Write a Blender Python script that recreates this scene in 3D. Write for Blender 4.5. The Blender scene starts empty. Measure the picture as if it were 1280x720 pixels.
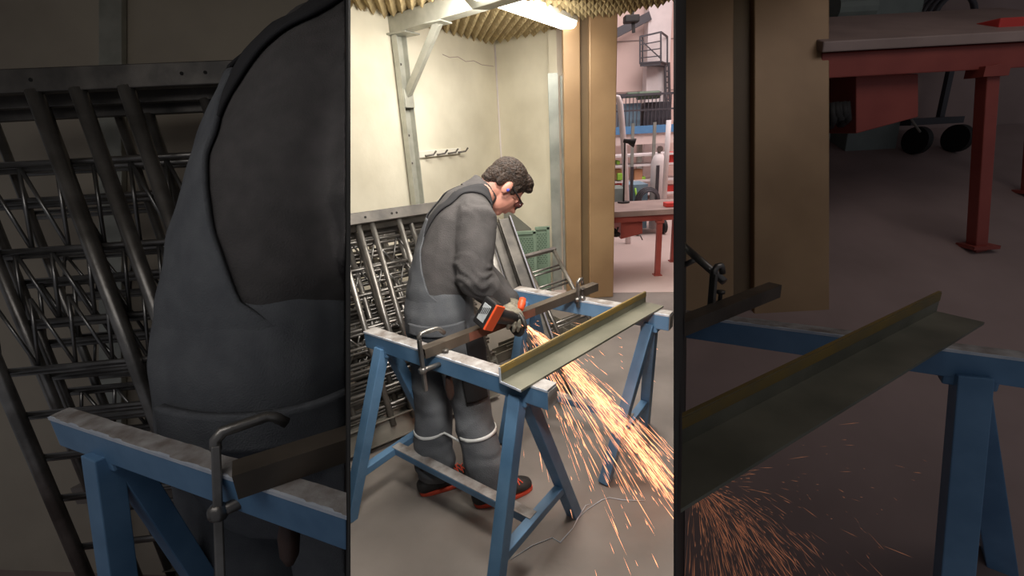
import bpy, bmesh, math, random
from mathutils import Vector, Matrix, noise
random.seed(7)
V = Vector
scene = bpy.context.scene
C = scene.collection

# ------------------------------------------------------------------ camera
F_PX, CAM_H = 590.0, 1.6
RT = V((0.9985, -0.0171, -0.0523))
DN = V((-0.0546, -0.3122, -0.9484))
FW = V((0.0, 0.9499, -0.3126))
cam_d = bpy.data.cameras.new('camera'); cam = bpy.data.objects.new('camera', cam_d); C.objects.link(cam)
cam_d.sensor_width = 36.0; cam_d.lens = F_PX / 1280 * 36.0; cam_d.clip_start = 0.02
m = Matrix.Identity(4)
for i in range(3):
    m[i][0] = RT[i]; m[i][1] = -DN[i]; m[i][2] = -FW[i]
m[2][3] = CAM_H
cam.matrix_world = m
scene.camera = cam

# ------------------------------------------------------------------ world, lights, exposure
scene.view_settings.view_transform = 'Standard'
scene.view_settings.look = 'None'
scene.view_settings.exposure = 0.0
scene.view_settings.gamma = 1.0
scene.view_settings.use_curve_mapping = False
w = bpy.data.worlds.new('world'); scene.world = w; w.use_nodes = True
w.node_tree.nodes['Background'].inputs[0].default_value = (0.9, 0.92, 1, 1)
w.node_tree.nodes['Background'].inputs[1].default_value = 0.11

def area(name, loc, tgt, sx, sy, power, col):
    d = bpy.data.lights.new(name, 'AREA'); d.shape = 'RECTANGLE'; d.size = sx; d.size_y = sy
    d.energy = power; d.color = col
    o = bpy.data.objects.new(name, d); C.objects.link(o); o.location = loc
    o.rotation_euler = (V(tgt) - V(loc)).to_track_quat('-Z', 'Y').to_euler()
    return o
WARM = (1.0, 0.94, 0.84)
area('added_fill_front', (0.03, 1.25, 2.42), (-0.05, 1.55, 0.6), 0.5, 0.25, 32, WARM)  # unseen area light added overhead to lift the near trestle and worker
area('added_fill_middle', (0.15, 2.4, 2.42), (0.15, 2.6, 0.0), 1.0, 0.5, 33, WARM)  # added out of view to brighten the middle of the work bay
area('ceiling_light_back', (0.05, 3.5, 2.34), (-0.45, 4.6, 1.2), 1.2, 0.3, 25, WARM)
area('hall_overhead_fill', (2.6, 7.2, 4.9), (2.4, 7.4, 0), 3.2, 4.5, 200, (1.0, 0.91, 0.90))  # no roof opening here; area light added to light the hall
sd_ = bpy.data.lights.new('front_fill_spot', 'SPOT'); sd_.energy = 62; sd_.color = (1.0, 0.97, 0.93); sd_.spot_size = math.radians(52); sd_.spot_blend = 0.6; sd_.shadow_soft_size = 0.10  # unseen spot added above the camera to brighten surfaces facing it
so_ = bpy.data.objects.new('front_fill_spot', sd_); C.objects.link(so_); so_.location = (0.02, 0.42, 2.02)
so_.rotation_euler = (V((-0.02, 2.2, 0.80)) - V((0.02, 0.42, 2.02))).to_track_quat('-Z', 'Y').to_euler()
area('hall_wall_fill', (2.7, 6.2, 4.7), (3.0, 11.0, 2.2), 3.0, 1.0, 45, (1.0, 0.92, 0.90))  # added light, aimed to brighten the hall's back wall
area('left_bay_fill', (-1.1, 0.3, 2.30), (-1.0, 1.5, 1.0), 1.6, 0.5, 4.6, (1.0, 0.97, 0.93))  # weak area light added for an even, dim left bay
area('right_bay_fill', (2.4, 1.6, 3.15), (2.3, 2.6, 0.8), 2.0, 1.6, 10.5, (1.0, 0.93, 0.89))  # added overhead light, kept low so the right bay stays dim

# ------------------------------------------------------------------ layout helper: where the ray through a frame point stands
def ray(px, py):
    return RT * ((px - 640) / F_PX) + DN * ((py - 360) / F_PX) + FW
def at(px, py, Y):
    d = ray(px, py); return V((0, 0, CAM_H)) + d * (Y / d.y)
def atz(px, py, z):
    d = ray(px, py); return V((0, 0, CAM_H)) + d * ((z - CAM_H) / d.z)
def onpl(px, py, p, n):
    d = ray(px, py); o = V((0, 0, CAM_H)); return o + d * ((V(p) - o).dot(V(n)) / d.dot(V(n)))

# ------------------------------------------------------------------ materials
def lin(c):
    return tuple((x / 255 / 12.92) if x / 255 <= 0.04045 else ((x / 255 + 0.055) / 1.055) ** 2.4 for x in c) + (1.0,)
def mat(name, c, rough=0.6, metal=0.0, var=0.12, scale=8.0, bump=0.0, bscale=40.0, c2=None, emit=None, es=0.0, lo=0.35, hi=0.65, detail=6):
    mt = bpy.data.materials.new(name); mt.use_nodes = True
    nt = mt.node_tree; b = nt.nodes['Principled BSDF']
    b.inputs['Roughness'].default_value = rough; b.inputs['Metallic'].default_value = metal
    tc = nt.nodes.new('ShaderNodeTexCoord')
    n = nt.nodes.new('ShaderNodeTexNoise'); n.inputs['Scale'].default_value = scale; n.inputs['Detail'].default_value = detail
    nt.links.new(tc.outputs['Object'], n.inputs['Vector'])
    r = nt.nodes.new('ShaderNodeValToRGB')
    a = lin(c); bb = lin(c2) if c2 else tuple(min(1, x * (1 + var)) for x in a[:3]) + (1,)
    if not c2: a = tuple(x * (1 - var) for x in a[:3]) + (1,)
    r.color_ramp.elements[0].position = lo; r.color_ramp.elements[1].position = hi
    r.color_ramp.elements[0].color = a; r.color_ramp.elements[1].color = bb
    nt.links.new(n.outputs['Fac'], r.inputs['Fac'])
    nt.links.new(r.outputs['Color'], b.inputs['Base Color'])
    if bump:
        n2 = nt.nodes.new('ShaderNodeTexNoise'); n2.inputs['Scale'].default_value = bscale; n2.inputs['Detail'].default_value = 5
        nt.links.new(tc.outputs['Object'], n2.inputs['Vector'])
        bp = nt.nodes.new('ShaderNodeBump'); bp.inputs['Strength'].default_value = bump; bp.inputs['Distance'].default_value = 0.01
        nt.links.new(n2.outputs['Fac'], bp.inputs['Height']); nt.links.new(bp.outputs['Normal'], b.inputs['Normal'])
    if emit:
        b.inputs['Emission Color'].default_value = lin(emit); b.inputs['Emission Strength'].default_value = es
    return mt

M = dict(
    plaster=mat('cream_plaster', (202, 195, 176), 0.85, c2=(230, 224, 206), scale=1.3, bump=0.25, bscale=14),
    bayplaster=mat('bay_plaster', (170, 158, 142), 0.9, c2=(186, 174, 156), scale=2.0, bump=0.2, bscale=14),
    concrete=mat('concrete_floor', (112, 106, 102), 0.5, c2=(150, 141, 135), scale=1.7, bump=0.12, bscale=30, lo=0.3, hi=0.75, detail=10),
    hallfloor=mat('hall_floor', (190, 172, 166), 0.45, c2=(202, 184, 178), scale=1.2),
    bayfloor=mat('ramp_concrete', (150, 130, 126), 0.85, c2=(166, 144, 140), scale=2.0, detail=10),
    screen=mat('added_screen_grey', (52, 50, 48), 0.8, var=0.05),
    foam=mat('acoustic_foam', (150, 132, 96), 0.95, c2=(172, 154, 116), scale=12),
    galv=mat('galvanised_steel', (166, 166, 156), 0.5, 0.35, c2=(186, 186, 176), scale=10),
    steel=mat('bare_steel', (118, 114, 110), 0.36, 0.8, c2=(156, 152, 148), scale=9, bump=0.06, bscale=60),
    darksteel=mat('mill_scale_steel', (70, 67, 65), 0.45, 0.55, c2=(104, 99, 94), scale=7, bump=0.08, bscale=50),
    rodsteel=mat('drawn_steel_rod', (140, 138, 136), 0.3, 0.85, var=0.15, scale=14),
    channel=mat('grey_channel_steel', (122, 118, 110), 0.5, 0.35, c2=(146, 140, 130), scale=5, bump=0.1, bscale=30),
    blue=mat('blue_trestle_paint', (84, 122, 158), 0.45, 0.0, c2=(106, 144, 180), scale=6, bump=0.08, bscale=35),
    worn=mat('worn_trestle_top', (128, 118, 112), 0.7, c2=(176, 172, 170), scale=18, bump=0.3, bscale=60),
    whitedge=mat('scuffed_light_edge', (186, 194, 208), 0.6, c2=(210, 214, 222), scale=22),
    angle=mat('angle_steel', (104, 103, 90), 0.5, 0.3, c2=(130, 127, 112), scale=5, bump=0.08, bscale=50),
    yellowedge=mat('rusty_yellow_edge', (142, 116, 56), 0.6, 0.2, c2=(120, 104, 70), scale=9),
    tube=mat('rusty_square_tube', (78, 70, 62), 0.5, 0.4, c2=(106, 95, 84), scale=6),
    reddish=mat('reddish_brown_steel', (138, 84, 68), 0.6, 0.15, c2=(114, 82, 68), scale=7),
    hole=mat('dark_hollow', (22, 20, 19), 0.9, var=0.0),
    jersey=mat('charcoal_jersey', (74, 71, 71), 0.92, c2=(84, 80, 80), scale=18, bump=0.35, bscale=220),
    overall=mat('grey_work_cloth', (86, 88, 93), 0.9, c2=(98, 100, 104), scale=14, bump=0.35, bscale=260),
    strap=mat('dark_strap_cloth', (44, 43, 46), 0.9, var=0.08),
    kneepad=mat('black_knee_cloth', (26, 25, 28), 0.85, var=0.1),
    reflect=mat('reflective_tape', (226, 226, 224), 0.4, var=0.03),
    skin=mat('skin', (206, 142, 124), 0.55, c2=(220, 158, 138), scale=20),
    hair=mat('dark_brown_hair', (32, 23, 18), 0.6, c2=(66, 48, 37), scale=90, bump=0.9, bscale=160),
    glove=mat('grey_work_glove', (110, 104, 92), 0.85, c2=(142, 134, 118), scale=40, bump=0.4, bscale=120),
    orange=mat('orange_plastic', (226, 86, 44), 0.45, var=0.05),
    blackpl=mat('black_plastic', (34, 33, 34), 0.45, var=0.1),
    greypl=mat('grey_label_plastic', (150, 156, 160), 0.5, c2=(176, 180, 182), scale=30),
    lens=mat('smoked_lens', (70, 40, 38), 0.1, var=0.0),
    bluepl=mat('blue_ear_plug', (72, 84, 190), 0.5, var=0.05),
    boot=mat('black_boot', (32, 30, 31), 0.6, c2=(48, 46, 46), scale=20),
    sole=mat('orange_sole', (226, 84, 58), 0.6, var=0.08),
    handle=mat('dark_wooden_handle', (66, 48, 42), 0.5, c2=(84, 62, 54), scale=14),
    brass=mat('tan_column_sheet', (148, 118, 86), 0.42, 0.2, c2=(174, 142, 106), scale=1.8, detail=8),
    brassdark=mat('dark_column_groove', (104, 84, 60), 0.5, 0.1, c2=(118, 98, 70), scale=2.0),
    strip=mat('grey_steel_strip', (140, 146, 140), 0.4, 0.4, c2=(168, 172, 166), scale=5),
    green=mat('green_perforated_sheet', (118, 140, 122), 0.6, c2=(130, 150, 132), scale=6),
    hole_green=mat('dark_green_hole', (78, 98, 82), 0.8, var=0.05),
    slate=mat('slate_sheet', (104, 104, 96), 0.7, var=0.08),
    lilac=mat('lilac_grey_profile', (140, 138, 150), 0.4, 0.3, c2=(120, 118, 128), scale=4),
    red=mat('red_table_paint', (146, 66, 58), 0.5, c2=(160, 76, 66), scale=5),
    ttop=mat('pinkish_table_top', (150, 130, 124), 0.5, c2=(168, 146, 140), scale=4),
    hallwall=mat('hall_panel_wall', (226, 200, 192), 0.8, c2=(234, 208, 200), scale=1.5),
    white=mat('white_paint', (222, 214, 214), 0.6, var=0.04),
    mezz=mat('pale_fascia', (226, 206, 200), 0.7, var=0.04),
    bluebeam=mat('blue_deck_beam', (84, 132, 176), 0.5, var=0.06),
    machine=mat('blue_grey_machine', (112, 140, 158), 0.5, c2=(130, 156, 172), scale=6),
    greymach=mat('grey_green_machine', (126, 136, 132), 0.5, var=0.08),
    carton=mat('brown_carton', (190, 140, 104), 0.8, var=0.06),
    lime=mat('lime_box', (150, 200, 70), 0.6, var=0.05),
    redbox=mat('red_plastic', (206, 60, 54), 0.5, var=0.05),
    darkrail=mat('dark_rail_paint', (66, 64, 70), 0.5, var=0.08),
    greenmach=mat('green_crane_paint', (92, 110, 92), 0.5, var=0.08),
    black=mat('black_rubber', (30, 28, 28), 0.7, var=0.08),
    tubelamp=mat('lamp_diffuser', (255, 250, 235), 0.4, var=0.0, emit=(255, 250, 236), es=6.0),
    lampbody=mat('lamp_body', (230, 226, 214), 0.5, var=0.03),
    spark=mat('glowing_spark', (255, 190, 130), 0.5, var=0.0, emit=(255, 170, 124), es=2.4),
    spark2=mat('dull_glowing_spark', (200, 120, 80), 0.5, var=0.0, emit=(226, 150, 112), es=0.20),
)

# ------------------------------------------------------------------ mesh helpers
class MB:
    def __init__(s): s.bm = bmesh.new(); s.mi = 0
    def face(s, vs):
        try:
            f = s.bm.faces.new(vs); f.material_index = s.mi; return f
        except ValueError: return None
    def poly(s, pts): return s.face([s.bm.verts.new(p) for p in pts])
    def hexa(s, p):            # 8 corners: bottom 4, top 4
        v = [s.bm.verts.new(q) for q in p]
        for q in ((3, 2, 1, 0), (4, 5, 6, 7), (0, 1, 5, 4), (1, 2, 6, 5), (2, 3, 7, 6), (3, 0, 4, 7)): s.face([v[i] for i in q])
        return s
    def box(s, c, sz, ax=None):
        c = V(c); ax = ax or (V((1, 0, 0)), V((0, 1, 0)), V((0, 0, 1)))
        x, y, z = [V(a) * (d / 2) for a, d in zip(ax, sz)]
        return s.hexa([c - x - y - z, c + x - y - z, c + x + y - z, c - x + y - z, c - x - y + z, c + x - y + z, c + x + y + z, c - x + y + z])
    def bar(s, a, b, wd, ht, up=(0, 0, 1)):      # rectangular bar from a to b; ht along up
        a, b, up = V(a), V(b), V(up); t = (b - a).normalized()
        sd = t.cross(up)
        if sd.length < 1e-4: sd = t.cross(V((1, 0, 0)))
        sd.normalize(); u = sd.cross(t).normalized()
        x, z = sd * (wd / 2), u * (ht / 2)
        return s.hexa([a - x - z, a + x - z, b + x - z, b - x - z, a - x + z, a + x + z, b + x + z, b - x + z])
    def prism(s, prof, a, b, X, Z):               # 2-D profile swept from a to b
        a, b, X, Z = V(a), V(b), V(X), V(Z)
        r0 = [s.bm.verts.new(a + X * p + Z * q) for p, q in prof]; r1 = [s.bm.verts.new(b + X * p + Z * q) for p, q in prof]
        n = len(prof)
        for i in range(n): s.face([r0[i], r0[(i + 1) % n], r1[(i + 1) % n], r1[i]])
        s.face(r0[::-1]); s.face(r1)
        return s
    def tube(s, pts, r, n=10, cap=True):
        pts = [V(p) for p in pts]; rs = r if isinstance(r, (list, tuple)) else [r] * len(pts)
        rings = []; prev = None
        for i, p in enumerate(pts):
            t = (pts[min(i + 1, len(pts) - 1)] - pts[max(i - 1, 0)]).normalized()
            if prev is None:
                u = t.cross(V((0, 0, 1)) if abs(t.z) < 0.9 else V((1, 0, 0))).normalized()
            else:
                u = (prev - t * prev.dot(t)).normalized()
            prev = u; v = t.cross(u)
            rings.append([s.bm.verts.new(p + (u * math.cos(2 * math.pi * k / n) + v * math.sin(2 * math.pi * k / n)) * rs[i]) for k in range(n)])
        for a, b in zip(rings, rings[1:]):
            for k in range(n): s.face([a[k], a[(k + 1) % n], b[(k + 1) % n], b[k]])
        if cap: s.face(rings[0][::-1]); s.face(rings[-1])
        return s
    def loft(s, st, lat, n=16):                   # st: (centre, half-width along lat, half-depth); round-ended
        st = [(V(c), a, b) for c, a, b in st]; lat = V(lat)
        c0, a0, b0 = st[0]; c1, a1, b1 = st[-1]
        t0 = (st[0][0] - st[1][0]).normalized(); t1 = (st[-1][0] - st[-2][0]).normalized()
        q0, q1 = min(a0, b0), min(a1, b1)
        st = [(c0 + t0 * q0 * 0.75, a0 * .5, b0 * .5), (c0 + t0 * q0 * 0.45, a0 * .83, b0 * .83)] + st + [(c1 + t1 * q1 * .45, a1 * .83, b1 * .83), (c1 + t1 * q1 * .75, a1 * .5, b1 * .5)]
        rings = []
        for i, (c, a, b) in enumerate(st):
            t = (st[min(i + 1, len(st) - 1)][0] - st[max(i - 1, 0)][0]).normalized()
            u = lat - t * lat.dot(t)
            if u.length < 0.05: u = t.cross(V((0, 0, 1)))
            u.normalize(); v = t.cross(u)
            rings.append([s.bm.verts.new(c + u * (a * math.cos(2 * math.pi * k / n)) + v * (b * math.sin(2 * math.pi * k / n))) for k in range(n)])
        for a, b in zip(rings, rings[1:]):
            for k in range(n): s.face([a[k], a[(k + 1) % n], b[(k + 1) % n], b[k]])
        s.face(rings[0][::-1]); s.face(rings[-1])
        return s
    def ball(s, c, r, ax=None, seg=16):
        c = V(c); r = r if isinstance(r, (tuple, list)) else (r, r, r)
        ax = ax or (V((1, 0, 0)), V((0, 1, 0)), V((0, 0, 1)))
        mtx = Matrix([[ax[j][i] * r[j] for j in range(3)] for i in range(3)]).to_4x4(); mtx.translation = c
        bmesh.ops.create_uvsphere(s.bm, u_segments=seg, v_segments=seg // 2 + 2, radius=1, matrix=mtx)
        return s
    def disc(s, c, nrm, r, th, n=28):
        nrm = V(nrm).normalized()
        return s.tube([V(c) - nrm * th / 2, V(c) + nrm * th / 2], r, n)
    def build(s, name, ms, parent=None, smooth=False, bevel=0.0, seg=2, recalc=True):
        if recalc: bmesh.ops.recalc_face_normals(s.bm, faces=s.bm.faces[:])
        me = bpy.data.meshes.new(name); s.bm.to_mesh(me); s.bm.free()
        for q in (ms if isinstance(ms, list) else [ms]): me.materials.append(q)
        if smooth: me.polygons.foreach_set('use_smooth', [True] * len(me.polygons))
        o = bpy.data.objects.new(name, me); C.objects.link(o)
        if bevel:
            md = o.modifiers.new('bevel', 'BEVEL'); md.width = bevel; md.segments = seg; md.limit_method = 'ANGLE'; md.angle_limit = 0.6
        if parent: attach(o, parent)
        return o
def attach(o, p):
    o.parent = p
    bpy_m = p.matrix_world if p.type != 'EMPTY' else Matrix.Translation(p.location)
    o.matrix_parent_inverse = bpy_m.inverted()
def tag(o, label=None, cat=None, group=None, kind=None):
    if label: o['label'] = label
    if cat: o['category'] = cat
    if group: o['group'] = group
    if kind: o['kind'] = kind
    return o
def thing(name, label, cat, loc, group=None):
    o = bpy.data.objects.new(name, None); o.empty_display_size = 0.05; C.objects.link(o); o.location = V(loc)
    return tag(o, label, cat, group)
def struct(o): o['kind'] = 'structure'; return o

# ------------------------------------------------------------------ the setting
# two added leaning screens, edge-on to the camera, keep light out of the bays
def screen_pt(side, d, z):
    k = d - 0.68
    return V(((-.313 - .3424 * k) if side < 0 else (.153 + .3962 * k), .189 + 1.053 * k, 0)) + V((.0576, .3294, 1)) * z
def screen(name, side, d0, d1, z0, z1):
    th = V((side * 0.003, 0, 0)); b = MB()
    p = [screen_pt(side, d0, z0), screen_pt(side, d1, z0), screen_pt(side, d1, z1), screen_pt(side, d0, z1)]
    b.hexa(p + [q + th for q in p]); return struct(b.build(name, M['screen']))
CEIL = 2.47
screen('wall_left_added_screen', -1, .68, 2.4, -.6, CEIL)
screen('wall_right_added_screen', 1, .68, 4.3, 0, 3.0)

LW0, COR, RW1 = V((-1.005, 3.706, 0)), V((-.045, 5.478, 0)), V((.52, 4.91, 0))
LWD = (COR - LW0).normalized(); LWN = V((LWD.y, -LWD.x, 0))      # normal into the bay
def wall(name, a, b, z0, z1, mt, out, th=0.12):
    a, b = V((a[0], a[1], 0)), V((b[0], b[1], 0)); o = V(out).normalized() * th
    q = MB(); q.hexa([p + V((0, 0, z0)) for p in (a, b, b + o, a + o)] + [p + V((0, 0, z1)) for p in (a, b, b + o, a + o)])
    return struct(q.build(name, mt))
wall('wall_left', LW0 - LWD * .75, COR + LWD * .1, 0, CEIL + .1, M['plaster'], -LWN)
wall('wall_back', COR, RW1, 0, CEIL + .1, M['plaster'], (.7, .72, 0))
# pillar end of the back wall
b = MB(); pe = RW1; d2 = (RW1 - COR).normalized(); b.box(pe + d2 * .04 + V((.0, .0, CEIL / 2)), (.10, .16, CEIL), (d2, V((-d2.y, d2.x, 0)), V((0, 0, 1))))
struct(b.build('trim_1', M['plaster'], bevel=.004))
b = MB(); b.tube([COR + V((.004, -.012, 0.0)), COR + V((.004, -.012, CEIL))], .008, 8); struct(b.build('trim_2', M['white'], smooth=True))

# floor of the work bay, and the hall floor
b = MB()
b.prism([(-.31, .15), (.15, .15), (1.75, 4.30), (1.9, 5.6), (-.3, 5.9), (-2.3, 2.0), (-.94, 2.0)], (0, 0, -.1), (0, 0, 0), (1, 0, 0), (0, 1, 0))
struct(b.build('floor', M['concrete']))
b = MB(); b.prism([(.35, 4.62), (1.76, 4.42), (5.2, 4.42), (5.2, 11.2), (.35, 11.2)], (0, 0, -.1), (0, 0, .004), (1, 0, 0), (0, 1, 0))
struct(b.build('floor_hall', M['hallfloor']))
# ceiling: slab with hanging foam pyramids
e0, e1 = V((.46, 4.96, CEIL)), V((1.75, 3.86, CEIL))
b = MB(); b.prism([(-2.6, .3), (1.0, .3), (1.75, 3.86), (.46, 4.96), (-.1, 5.65), (-1.0, 5.0), (-2.6, 2.0)], (0, 0, CEIL + .05), (0, 0, CEIL + .17), (1, 0, 0), (0, 1, 0))
struct(b.build('ceiling', M['foam']))
b = MB(); pit = .078; ed = (e1 - e0).normalized()
gx = V((math.cos(.62), math.sin(.62), 0)); gy = V((-gx.y, gx.x, 0)); z0 = CEIL + .05
for i in range(-40, 70):
    for j in range(-20, 70):
        c = gx * (i + (.5 if j % 2 else 0)) * pit + gy * j * pit
        if c.y < 2.2 or c.y > 5.7 or c.x < -2.2 or c.x > 1.75: continue
        if (c - e0).cross(ed).z < .02: continue         # beyond the free edge
        if (c - LW0).dot(LWN) < -.02: continue
        if (c - COR).cross((RW1 - COR)).z < 0: continue
        h = pit * .5
        vs = [b.bm.verts.new(c + gx * (sx * h) + gy * (sy * h) + V((0, 0, z0))) for sx, sy in ((-1, -1), (1, -1), (1, 1), (-1, 1))]
        k = b.bm.verts.new(c + V((0, 0, z0 - .066)))
        for q in range(4): b.face([vs[q], vs[(q + 1) % 4], k])
fo = b.build('ceiling_foam', M['foam'], recalc=True); struct(fo)

# left bay: back wall, sunk floor, ceiling
lb0, lb1 = screen_pt(-1, 2.4, -.6), screen_pt(-1, 2.4, CEIL)
b = MB(); L = V((-2.6, .25, 0)); th = V((0, .08, 0))
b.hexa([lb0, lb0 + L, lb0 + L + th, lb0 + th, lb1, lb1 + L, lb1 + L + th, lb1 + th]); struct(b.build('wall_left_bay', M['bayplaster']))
FL = -.52
b = MB(); b.prism([(-.33, .1), (-3.4, .1), (-3.4, 2.4), (-.82, 1.7)], (0, 0, -.66), (0, 0, FL), (1, 0, 0), (0, 1, 0)); struct(b.build('floor_left_bay', M['bayfloor']))
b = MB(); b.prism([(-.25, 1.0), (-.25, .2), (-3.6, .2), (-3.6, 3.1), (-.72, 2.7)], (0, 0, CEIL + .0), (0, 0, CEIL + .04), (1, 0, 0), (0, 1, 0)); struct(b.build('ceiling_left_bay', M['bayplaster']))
# right bay: concrete ramp, back wall, ceiling
def ramp_z(y): return .2 + .37 * (y - 1)
b = MB()
def beside(y, z):
    k = (y - .189 - .3294 * z) / 1.053; return .153 + .3962 * k + .0576 * z + .005
rp = [(beside(.70, .09), .70), (3.2, .70), (5.4, 4.35), (beside(4.35, 1.44), 4.35)]
b.hexa([V((x, y, ramp_z(y) - .12)) for x, y in rp] + [V((x, y, ramp_z(y))) for x, y in rp]); struct(b.build('floor_ramp', M['bayfloor']))
b = MB(); b.box((3.6, 4.40, 1.65), (3.7, .08, 3.3)); struct(b.build('wall_right_bay', M['bayfloor']))
b = MB(); b.prism([(.35, .7), (3.6, .7), (5.6, 4.4), (1.75, 4.4)], (0, 0, 3.2), (0, 0, 3.26), (1, 0, 0), (0, 1, 0)); struct(b.build('ceiling_right_bay', M['bayfloor']))

# hall shell
b = MB(); b.box((2.7, 11.1, 2.6), (5.4, .1, 5.4)); struct(b.build('wall_hall_back', M['hallwall']))
b = MB()
for z in (2.3, 3.3, 4.3): b.box((2.7, 11.043, z), (5.4, .02, .02))
struct(b.build('trim_3', M['ttop']))
b = MB(); b.box((5.2, 7.8, 2.6), (.1, 6.9, 5.4)); struct(b.build('wall_hall_right', M['hallwall']))
b = MB(); b.box((2.7, 7.8, 5.3), (5.4, 6.9, .1)); struct(b.build('ceiling_hall', M['hallwall']))
b = MB(); p0, p1 = at(806, 60, 10.9), at(834, 60, 10.9); b.box(((p0.x + p1.x) / 2, 10.85, 2.7), (p1.x - p0.x, .3, 5.2)); struct(b.build('trim_4', M['white']))
b = MB(); b.bar(at(758, 48, 10.7), at(812, 20, 10.7), .12, .16); struct(b.build('trim_5', M['darkrail']))

# ------------------------------------------------------------------ lamp on the foam ceiling
la, lb_ = atz(603, -2, 2.40), atz(712, 36, 2.40)
t = thing('ceiling_lamp', 'long white fluorescent lamp glowing on the foam ceiling', 'lamp', (la + lb_) / 2)
ld = (lb_ - la); ld.z = 0; ld.normalize(); ls = V((ld.y, -ld.x, 0)); zc = CEIL - .035
A0 = V((la.x, la.y, zc)) - ld * .3; B0 = V((lb_.x, lb_.y, zc))
b = MB(); b.bar(A0 + V((0, 0, .03)), B0 + V((0, 0, .03)), .16, .04); b.build('lamp_body', M['lampbody'], t, bevel=.008)
b = MB(); b.prism([(-.075, 0), (-.07, -.03), (-.045, -.05), (.045, -.05), (.07, -.03), (.075, 0)], A0 + V((0, 0, .01)) + ld * .02, B0 + V((0, 0, .01)) - ld * .02, ls, (0, 0, 1)); b.build('diffuser', M['tubelamp'], t)

# ------------------------------------------------------------------ wall bracket of galvanised section
def onl(px, py, off=0.0): return onpl(px, py, LW0 + LWN * off, LWN)
t = thing('wall_bracket', 'grey steel bracket with jib and diagonal brace bolted to the cream wall', 'bracket', onl(518, 262))
ut, ub = onl(494, 34, .02), onl(522, 300, .02); ub = V((ut.x, ut.y, 0.3))
b = MB(); pw = .06
b.prism([(-pw, 0), (pw, 0), (pw, .05), (pw - .008, .05), (pw - .008, .008), (-pw + .008, .008), (-pw + .008, .05), (-pw, .05)], ub, ut, LWD, LWN)
up_o = b.build('upright', M['galv'], t)
for z in (2.15, 1.62, 1.4, .9):
    b = MB(); b.disc(V((ut.x, ut.y, z)) + LWN * .012, LWN, .009, .008, 8); b.build('bolt', M['darksteel'], up_o)
jt = V((ut.x, ut.y, CEIL - .05)); JD = (atz(596, -6, CEIL - .05) - atz(494, 27, CEIL - .05)).normalized(); je = jt + JD * 1.7
b = MB(); b.bar(jt - JD * .06, je, .11, .12); b.build('jib', M['galv'], t, bevel=.004)
br0 = V((ut.x, ut.y, 1.93)) + LWN * .05; br1 = jt + JD * .50 - V((0, 0, .06))
b = MB(); b.bar(br0, br1, .06, .05, LWN); b.build('brace', M['galv'], t, bevel=.004)
for c_, sz_ in ((V((ut.x, ut.y, 1.90)) + LWN * .055, (.11, .012, .14)), (br1 + V((0, 0, -.004)), (.14, .14, .012)), (jt + LWN * .06 - V((0, 0, .066)), (.18, .2, .012))):
    b = MB(); b.box(c_, sz_, (LWD, LWN, V((0, 0, 1)))); b.build('joint_plate', M['galv'], t, bevel=.003)

# coat hook rail
h0, h1 = onl(522, 194.5, .01), onl(576, 194.5, .01)
t = thing('hook_rail', 'short white rail with four hooks on the cream wall', 'hook rail', h0)
hd = (h1 - h0); hd.z = 0; hl = hd.length; hd.normalize(); hc = V(((h0.x + h1.x) / 2, (h0.y + h1.y) / 2, h0.z + .005))
b = MB(); b.box(hc, (hl, .018, .055), (hd, LWN, V((0, 0, 1)))); b.build('rail', M['lampbody'], t, bevel=.004)
for k in range(4):
    q = hc + hd * (-hl / 2 + hl * (.14 + .26 * k)); b = MB()
    b.tube([q + V((0, 0, -.012)), q + LWN * .02 + V((0, 0, -.014)), q + LWN * .06 + hd * .05 + V((0, 0, -.008)), q + LWN * .07 + hd * .08 + V((0, 0, .02))], .008, 8); b.build('hook', M['darksteel'], t, smooth=True)

# crack in the plaster above the hooks
b = MB(); pts = [onl(x, y, .0) for x, y in ((553, 68), (562, 72), (572, 71), (582, 77), (592, 76), (602, 81), (617, 83))]
b.tube(pts, .0032, 6); struct(b.build('trim_6', M['ttop']))

# steel strips beside the pillar
for (x0, x1, y0, lab) in ((684.5, 697, 92, 'tall grey steel strip standing clear of the pillar on its left'), (700, 707.5, 95, 'narrow grey steel strip standing between pillar and tan column')):
    a, c = at(x0, y0, 4.72), at(x1, y0, 4.72)
    t = MB(); wd = c.x - a.x; cx = (a.x + c.x) / 2
    t.prism([(-wd / 2, 0), (wd / 2, 0), (wd / 2, .03), (wd / 2 - .006, .03), (wd / 2 - .006, .006), (-wd / 2 + .006, .006), (-wd / 2 + .006, .03), (-wd / 2, .03)], (cx, 4.70, 0), (cx, 4.70, a.z), (1, 0, 0), (0, 1, 0))
    tag(t.build('steel_strip', M['strip']), lab, 'steel strip')

# tan column
cb0, cb1 = atz(706, 373, 0), atz(767, 372, 0); Yc = 4.42
t = thing('tan_column', 'tall tan column of folded sheet with a dark groove down its middle', 'column', ((cb0.x + cb1.x) / 2, Yc, 0))
w_ = cb1.x - cb0.x - .02; x0 = cb0.x + .02; top = CEIL + .04
b = MB(); b.box((x0 + w_ * .16, Yc + .04, top / 2), (w_ * .32, .10, top)); b.build('left_panel', M['brass'], t, bevel=.008)
b = MB(); b.box((x0 + w_ * .40, Yc + .07, top / 2), (w_ * .17, .08, top)); b.build('groove', M['brassdark'], t)
b = MB(); b.box((x0 + w_ * .74, Yc + .04, top / 2), (w_ * .52, .12, top)); b.build('right_panel', M['brass'], t, bevel=.008)

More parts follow.
